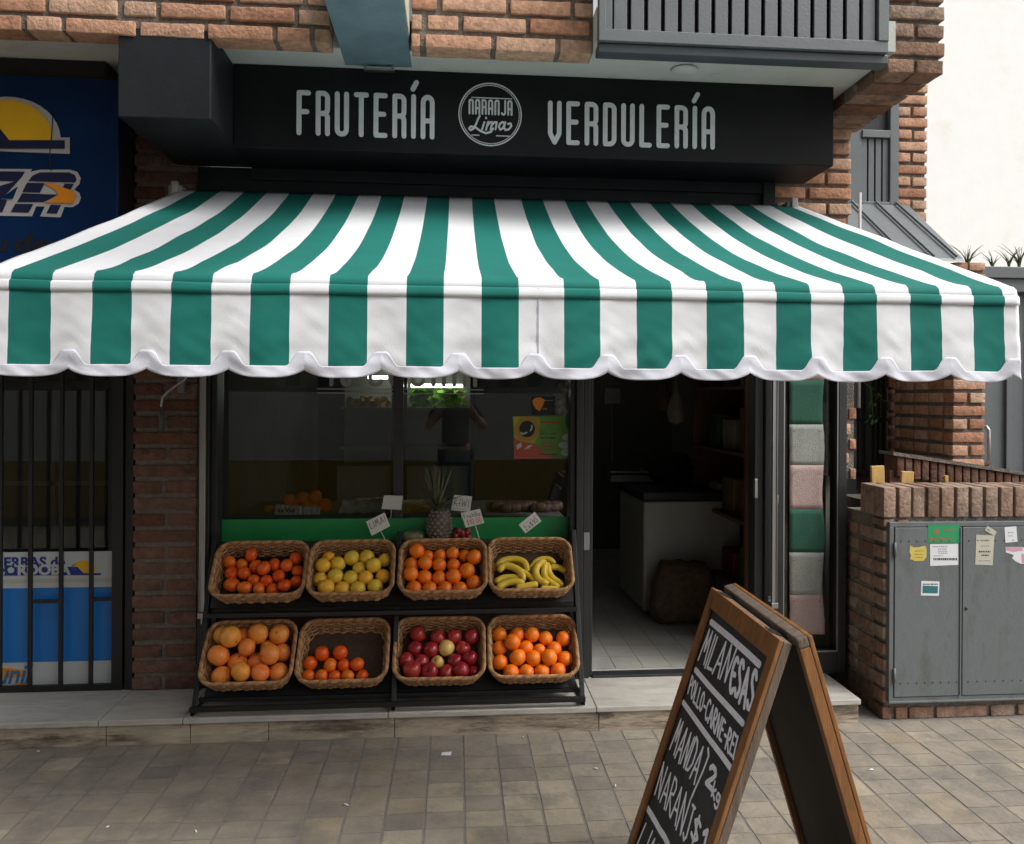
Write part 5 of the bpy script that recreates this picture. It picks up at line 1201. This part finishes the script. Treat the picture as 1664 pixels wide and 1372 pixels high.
# lettering on the pane, mostly hidden by the awning
gl = root('window_lettering', P(650, 628, .126), 'grey cut vinyl lettering with double underline across the top of the shop window', 'lettering'); BASE[gl.name] = P(650, 628, .126)
a, b = P(529, 628, .126), P(772, 629, .126); mb = MB(); hgt = .16
m_gv = mat('grey_vinyl', (.25, .25, .25), .5)
write(mb, 'TU', SIGN, (a.x + .01, .126, a.z + .01), EX, EZ, hgt, .22, .0105, .0008, FN); mb.build('letters', m_gv, gl)
mb = MB(); write(mb, 'COCINA', SIGN, (a.x + .225, .126, a.z + .01), EX, EZ, hgt, .22, .0105, .0008, FN, width=b.x - a.x - .225); mb.build('letters', m_gv, gl)
for y in (633, 639.5):
    mb = MB(); a, b = P(515, y - .8, .126), P(786, y + .6, .126); mb.box(a.x, b.x, .1252, .126, a.z - .003, a.z + .003); mb.build('underline', MATS['grey_vinyl'], gl)
# refrigerated shelf at the back
fr = root('display_fridge', (-.3, 2.6, .1175), 'lit refrigerated display with lettuce at the back of the shop', 'fridge')
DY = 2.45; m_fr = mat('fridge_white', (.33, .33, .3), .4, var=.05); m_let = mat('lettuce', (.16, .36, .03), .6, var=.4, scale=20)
xa, xb, xc, xd = P(552, 640, DY).x, P(637, 640, DY).x, P(662, 640, DY).x, P(764, 640, DY).x
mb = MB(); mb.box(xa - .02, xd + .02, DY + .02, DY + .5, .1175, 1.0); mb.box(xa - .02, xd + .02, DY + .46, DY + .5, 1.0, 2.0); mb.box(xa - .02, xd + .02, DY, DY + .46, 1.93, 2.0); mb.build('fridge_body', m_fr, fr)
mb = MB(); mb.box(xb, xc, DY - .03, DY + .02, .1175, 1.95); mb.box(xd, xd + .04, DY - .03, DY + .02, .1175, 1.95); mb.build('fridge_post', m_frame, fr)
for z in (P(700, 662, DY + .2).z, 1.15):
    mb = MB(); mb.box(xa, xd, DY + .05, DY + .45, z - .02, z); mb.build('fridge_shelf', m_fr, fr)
m_tube = mat('lit_tube', (.9, .9, .85), .5, emit=((1, 1, .9), 9.)); 
for x0, x1 in ((P(598, 610, DY + .15).x, P(630, 610, DY + .15).x), (P(668, 626, DY + .15).x, P(752, 626, DY + .15).x)):
    z = P(700, 614 if x0 < xb else 627, DY + .15).z; mb = MB(); mb.tube([(x0, DY + .15, z), (x1, DY + .15, z)], .013, 8); mb.build('light_tube', m_tube, fr)
zs = P(700, 662, DY + .2).z
for i, (x0, x1, m) in enumerate(((P(672, 650, DY + .25).x, P(700, 650, DY + .25).x, m_let), (P(705, 650, DY + .25).x, P(752, 650, DY + .25).x, m_let), (P(566, 650, DY + .25).x, P(632, 650, DY + .25).x, mat('squash', (.4, .26, .03), .6, var=.4, scale=15)))):
    mb = MB()
    for k in range(110):
        c_ = Vector((random.uniform(x0, x1), DY + .2 + random.uniform(-.1, .12), zs + random.uniform(.0, .12 if i < 2 else .05))); d_ = Vector((random.uniform(-1, 1), random.uniform(-1, .3), random.uniform(-.3, 1))).normalized() * .05; s_ = d_.cross(Vector((.3, .9, .2))).normalized() * .028
        mb.add([c_ - s_ * .4, c_ + d_ * .6 - s_, c_ + d_, c_ + d_ * .6 + s_, c_ + s_ * .4], [(0, 1, 2, 3, 4)])
    tag(mb.build('lettuce' if i < 2 else 'squash', m), ['smaller clump of bright green lettuce in the lit fridge', 'larger clump of bright green lettuce in the lit fridge', 'yellow squash on the left shelf of the lit fridge'][i], 'vegetables')
# chest freezer, sack, shelves seen through the door
cf = root('chest_freezer', (1.4, 1.8, .1175), 'white chest freezer with dark lid just inside the open door', 'freezer')
fA = PZ(1045, 1003, .1175); fC = PZ(1006, 962, .1175); fd = (fA - fC); fd.z = 0; fl = Vector((-fd.y, fd.x, 0)).normalized(); fl = fl if fl.x > 0 else -fl
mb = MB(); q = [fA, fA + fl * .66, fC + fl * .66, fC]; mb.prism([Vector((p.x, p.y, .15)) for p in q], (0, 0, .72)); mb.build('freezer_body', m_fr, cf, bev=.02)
mb = MB(); cq = sum(q, Vector()) / 4; mb.prism([Vector((cq.x + (p.x - cq.x) * 1.02, cq.y + (p.y - cq.y) * 1.02, .875)) for p in q], (0, 0, .06)); mb.build('freezer_lid', mat('freezer_lid', (.012, .014, .025), .4), cf, bev=.012)
FA, FL = fA, fl
mb = MB(); vs_, fs_ = rbox_template((.19, .12, .2), .11, (10, 6, 10)); mb.add([Vector((FA.x + .22 + p.x * (1.1 - .9 * max(0, p.z)), FA.y - .16 + p.y, .1175 + .2 + p.z)) + noise.noise_vector(p * 12) * .03 for p in vs_], fs_, 0, True)
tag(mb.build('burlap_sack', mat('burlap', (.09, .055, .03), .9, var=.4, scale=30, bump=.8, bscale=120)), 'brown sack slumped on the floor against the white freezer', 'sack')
mb = MB(); vs_, fs_ = rbox_template((.15, .12, .11), .06, (8, 6, 8)); mb.add([Vector((FA.x + .32 + p.x, FA.y + .62 + p.y, 1.03 + p.z)) + noise.noise_vector(p * 10) * .05 for p in vs_], fs_, 0, True)
tag(mb.build('dark_bundle', mat('dark_cloth', (.02, .018, .016), .9, var=.4, scale=15)), 'dark heap of goods piled on top of the freezer', 'bundle')
mb = MB(); BY_ = 1.75; bx_ = P(1146, 690, BY_).x; mb.tube([(bx_, BY_, .936), (bx_, BY_, P(0, 683, BY_).z)], .034, 14); mb.tube([(bx_, BY_, P(0, 683, BY_).z), (bx_, BY_, P(0, 655, BY_).z)], .028, 14, 1)
tag(mb.build('spray_bottle', [mat('bottle_red', (.2, .008, .01), .4), m_fr]), 'red bottle with white top standing on the goods by the freezer', 'bottle')
ws = root('wooden_shelf', (1.8, 1.0, .1175), 'brown wooden shelf unit along the right wall inside the door', 'shelf')
m_shw = mat('shelf_wood', (.10, .04, .018), .6, var=.3, scale=5, stretch=(5, 5, .6)); mb = MB()
for y in (.5, 1.6): mb.box(1.62 + .05, 2.04, y, y + .03, .1175, 2.3)
for z in (.4, .8, 1.2, 1.6, 2.0): mb.box(1.68, 2.03, .53, 1.6, z, z + .02)
mb.build('shelf_frame', m_shw, ws)
mb = MB(); mb.box(2.031, 2.045, .5, 1.63, .1175, 2.3); mb.build('shelf_back', m_shw, ws)
mb = MB(); mb.box(.70, .79, .6, .95, .1175, 2.5); tag(mb.build('interior_post', mat('post_paint', (.2, .18, .15), .8)), 'pale narrow post just inside the left side of the door', 'post')
SX, SY = P(1025, 735, 1.9).x, 1.9
sc_ = MB(); sc_.box(SX - .17, SX + .17, SY - .12, SY + .12, .9365, .99); sc_.box(SX - .18, SX + .2, SY - .13, SY + .13, 1.0, 1.02); sc_.tube([(SX - .12, SY + .1, .99), (SX - .12, SY + .1, 1.5)], .012, 6); sc_.box(SX - .18, SX - .06, SY + .09, SY + .12, 1.5, 1.62)
tag(sc_.build('weighing_scale', mat('scale_metal', (.09, .09, .09), .4, .5), bev=.004), 'grey weighing scale standing on the freezer lid inside the door', 'scale')

m_goods = [mat('goods_ochre', (.12, .07, .02), .6, var=.3), mat('goods_red', (.1, .012, .01), .5, var=.3), mat('goods_green', (.02, .06, .02), .6, var=.3), mat('goods_pale', (.2, .18, .14), .7, var=.3)]
k_ = 0
for z in (.42, .82, 1.22, 1.62):
    for y, wy in ((.62, .2), (.92, .24), (1.26, .2)):
        hh = (.22, .16, .27, .19)[k_ % 4]; mb = MB(); mb.box(1.74, 1.98, y, y + wy, z + .001, z + hh)
        tag(mb.build('goods_box', m_goods[(k_ * 3 + int(z * 5)) % 4], bev=.008), 'dim box of goods on the wooden shelf inside the door', 'box', 'boxes of goods on the wooden shelf'); k_ += 1
for i, (px, y0_, y1_, Y) in enumerate(((1098, 600, 690, 1.5), (1078, 600, 670, 1.9))):
    p = P(px, y1_, Y); mb = MB(); prof = [(.012, .3), (.02, .22), (.05, .15), (.065, .08), (.05, .02), (.01, .0)]; mb.lathe(prof[::-1], 14, M=Matrix.Translation(p)); mb.tube([p + Vector((0, 0, .28)), Vector((p.x, p.y, 2.6))], .003, 4)
    tag(mb.build('hanging_bag', [m_goods[3], m_goods[0]][i]), ['pale net bag hanging from the ceiling inside the door', 'brownish net bag hanging from the ceiling further inside the door'][i], 'bag')

# small litter
mb = MB(); p = PZ(725, 1226, .003); mb.add([(p.x - .022, p.y - .01, .004), (p.x + .02, p.y - .014, .004), (p.x + .024, p.y + .012, .009), (p.x - .018, p.y + .014, .006)], [(0, 1, 2, 3)])
tag(mb.build('paper_scrap', m_st_w, solid=.0006), 'small white paper scrap on the pavement below the fruit rack', 'litter')

for i, (px, py) in enumerate(((62, 1222), (1000, 1278), (562, 1309), (175, 1345), (318, 1352), (1415, 1252), (850, 1199), (968, 1250))):
    p = PZ(px, py, .001); a_ = i * 1.3; l_ = .006 + .003 * (i % 3); mb = MB()
    mb.tube([p + Vector((-math.cos(a_) * l_, -math.sin(a_) * l_, .003)), p + Vector((0, 0, .004)), p + Vector((math.cos(a_) * l_, math.sin(a_) * l_, .003))], [.002, .0032, .0022], 6)
    tag(mb.build('litter_speck', m_st_w), 'tiny pale speck of litter lying on the pavement tiles', 'litter', 'litter specks on the pavement')

# ================================================================== ACROSS THE STREET (seen mirrored in the glass)
mb = MB(); mb.box(-14, 3.0, -8.2, -8.0, .62, 1.6, 0); mb.box(-14, 3.0, -8.22, -7.98, -.16, .615, 1)
tag(mb.build('street_wall', [m_soffit, mat('yellow_dado', (.3, .19, .015), .7, var=.15)]), 'pale low wall with yellow base across the street, mirrored in the window', 'wall')  # yellow base darkened so that its colour holds the shadow on it
mb = MB(); mb.box(-18, .5, -18, -8.6, -.16, 14.0)  # block outside the view, its height and nearness shaped to darken the left side
tag(mb.build('opposite_building', mat('opposite_facade', (.10, .085, .075), .9, var=.25, scale=1.2)), 'dark facade across the street, mirrored faintly in the window', 'building')

# ================================================================== THE PHOTOGRAPHER, mirrored in the pane
ph = root('person', (0, -4.62, 0), 'person in dark t-shirt raising a small camera, mirrored in the shop window', 'person')
def skin(name, pts, edges, radii, material, parent, sub=2, root_i=0):
    me = bpy.data.meshes.new(name); off = BASE[parent.name]; me.from_pydata([Vector(p) - off for p in pts], edges, []); me.materials.append(material)
    o = bpy.data.objects.new(name, me); COL.objects.link(o); o.parent = parent
    m = o.modifiers.new('skin', 'SKIN'); m.use_smooth_shade = True
    for i, r in enumerate(radii):
        d = me.skin_vertices[0].data[i]; d.radius = r if isinstance(r, tuple) else (r, r); d.use_root = (i == root_i)
    m = o.modifiers.new('sub', 'SUBSURF'); m.levels = sub; m.render_levels = sub
    BASE[o.name] = off; return o
m_skin = mat('skin', (.42, .25, .18), .55, var=.06); m_shirt = mat('dark_shirt', (.02, .024, .035), .9, var=.15); m_jean = mat('jeans', (.03, .04, .07), .9, var=.2); m_hair = mat('hair', (.02, .014, .01), .6)
y0 = -4.66
pts = [(0, y0, .95), (0, y0, 1.12), (0, y0 + .01, 1.30), (0, y0 + .01, 1.42), (0, y0 + .02, 1.50), (0, y0 + .05, 1.58), (0, y0 + .04, 1.68), (0, y0 + .02, 1.74),
       (.18, y0, 1.40), (.30, y0 + .10, 1.22), (.12, y0 + .24, 1.47), (-.18, y0, 1.40), (-.30, y0 + .10, 1.22), (-.12, y0 + .24, 1.47),
       (.10, y0, .90), (.11, y0 + .02, .50), (.11, y0 - .02, .10), (.12, y0 + .12, .05), (-.10, y0, .90), (-.11, y0 + .02, .50), (-.11, y0 - .02, .10), (-.12, y0 + .12, .05)]
ed = [(0, 1), (1, 2), (2, 3), (3, 4), (4, 5), (5, 6), (6, 7), (3, 8), (8, 9), (9, 10), (3, 11), (11, 12), (12, 13), (0, 14), (14, 15), (15, 16), (16, 17), (0, 18), (18, 19), (19, 20), (20, 21)]
ra = [(.15, .11), (.135, .10), (.16, .11), (.10, .08), .055, (.075, .09), (.078, .10), (.06, .075), .062, .045, .032, .062, .045, .032, .085, .06, .045, .04, .085, .06, .045, .04]
skin('body', pts, ed, ra, m_skin, ph)
skin('shirt', [pts[0], pts[1], pts[2], (0, y0 + .01, 1.41), (.19, y0, 1.40), (.26, y0 + .06, 1.28), (-.19, y0, 1.40), (-.26, y0 + .06, 1.28)], [(0, 1), (1, 2), (2, 3), (3, 4), (4, 5), (3, 6), (6, 7)], [(.17, .13), (.155, .12), (.185, .13), (.12, .095), .08, .066, .08, .066], m_shirt, ph)
skin('trousers', [(0, y0, .99)] + [pts[i] for i in (14, 15, 16, 18, 19, 20)], [(0, 1), (1, 2), (2, 3), (0, 4), (4, 5), (5, 6)], [(.165, .125), .105, .078, .062, .105, .078, .062], m_jean, ph)
skin('hair', [(0, y0 - .015, 1.60), (0, y0 - .01, 1.69), (0, y0 + .015, 1.755)], [(0, 1), (1, 2)], [(.075, .07), (.09, .1), (.07, .08)], m_hair, ph)
mb = MB()
for sx in (-1, 1):
    mb.lathe([(.003, -.009), (.009, -.004), (.009, .004), (.003, .009)], 10, M=Matrix.Translation((sx * .03, y0 + .135, 1.635)))
mb.build('eyes', m_black, ph)
mb = MB(); vs_, fs_ = rbox_template((.014, .022, .024), .012, (2, 2, 2)); mb.add([v + Vector((0, y0 + .145, 1.6)) for v in vs_], fs_, 0, True); mb.build('nose', m_skin, ph)
mb = MB(); mb.box(-.024, .024, y0 + .128, y0 + .14, 1.553, 1.561); mb.build('mouth', mat('lips', (.25, .09, .08), .5), ph, bev=.003)
for sx in (-1, 1):                                   # hands: palm, four curled fingers and a thumb round the camera
    px0, py0, pz0 = sx * .105, y0 + .25, 1.485
    hp = [(px0, py0 - .01, pz0 - .01), (px0 - sx * .012, py0 + .03, pz0 + .03)]; he = [(0, 1)]; hr = [.026, .03]
    for k in range(4):
        b = len(hp); f = (k - 1.5) * .017; ln = (.9, 1., .97, .8)[k]
        hp += [(px0 - sx * .016, py0 + .045, pz0 + .05 - f), (px0 - sx * .03, py0 + .062, pz0 + .055 - f), (px0 - sx * (.03 + .022 * ln), py0 + .064, pz0 + .055 - f)]
        he += [(1, b), (b, b + 1), (b + 1, b + 2)]; hr += [.0095, .0085, .0075]
    b = len(hp); hp += [(px0 - sx * .03, py0 + .01, pz0 + .02), (px0 - sx * .055, py0 + .012, pz0 + .028)]; he += [(0, b), (b, b + 1)]; hr += [.0105, .009]
    skin('hand', hp, he, hr, m_skin, ph, 1)
dc = root('compact_camera', (0, -4.40, 1.50), 'small black compact camera held up by the mirrored person', 'camera')
mb = MB(); mb.box(-.055, .055, -4.40, -4.372, 1.50, 1.575); mb.build('camera_body', m_black, dc, bev=.006)
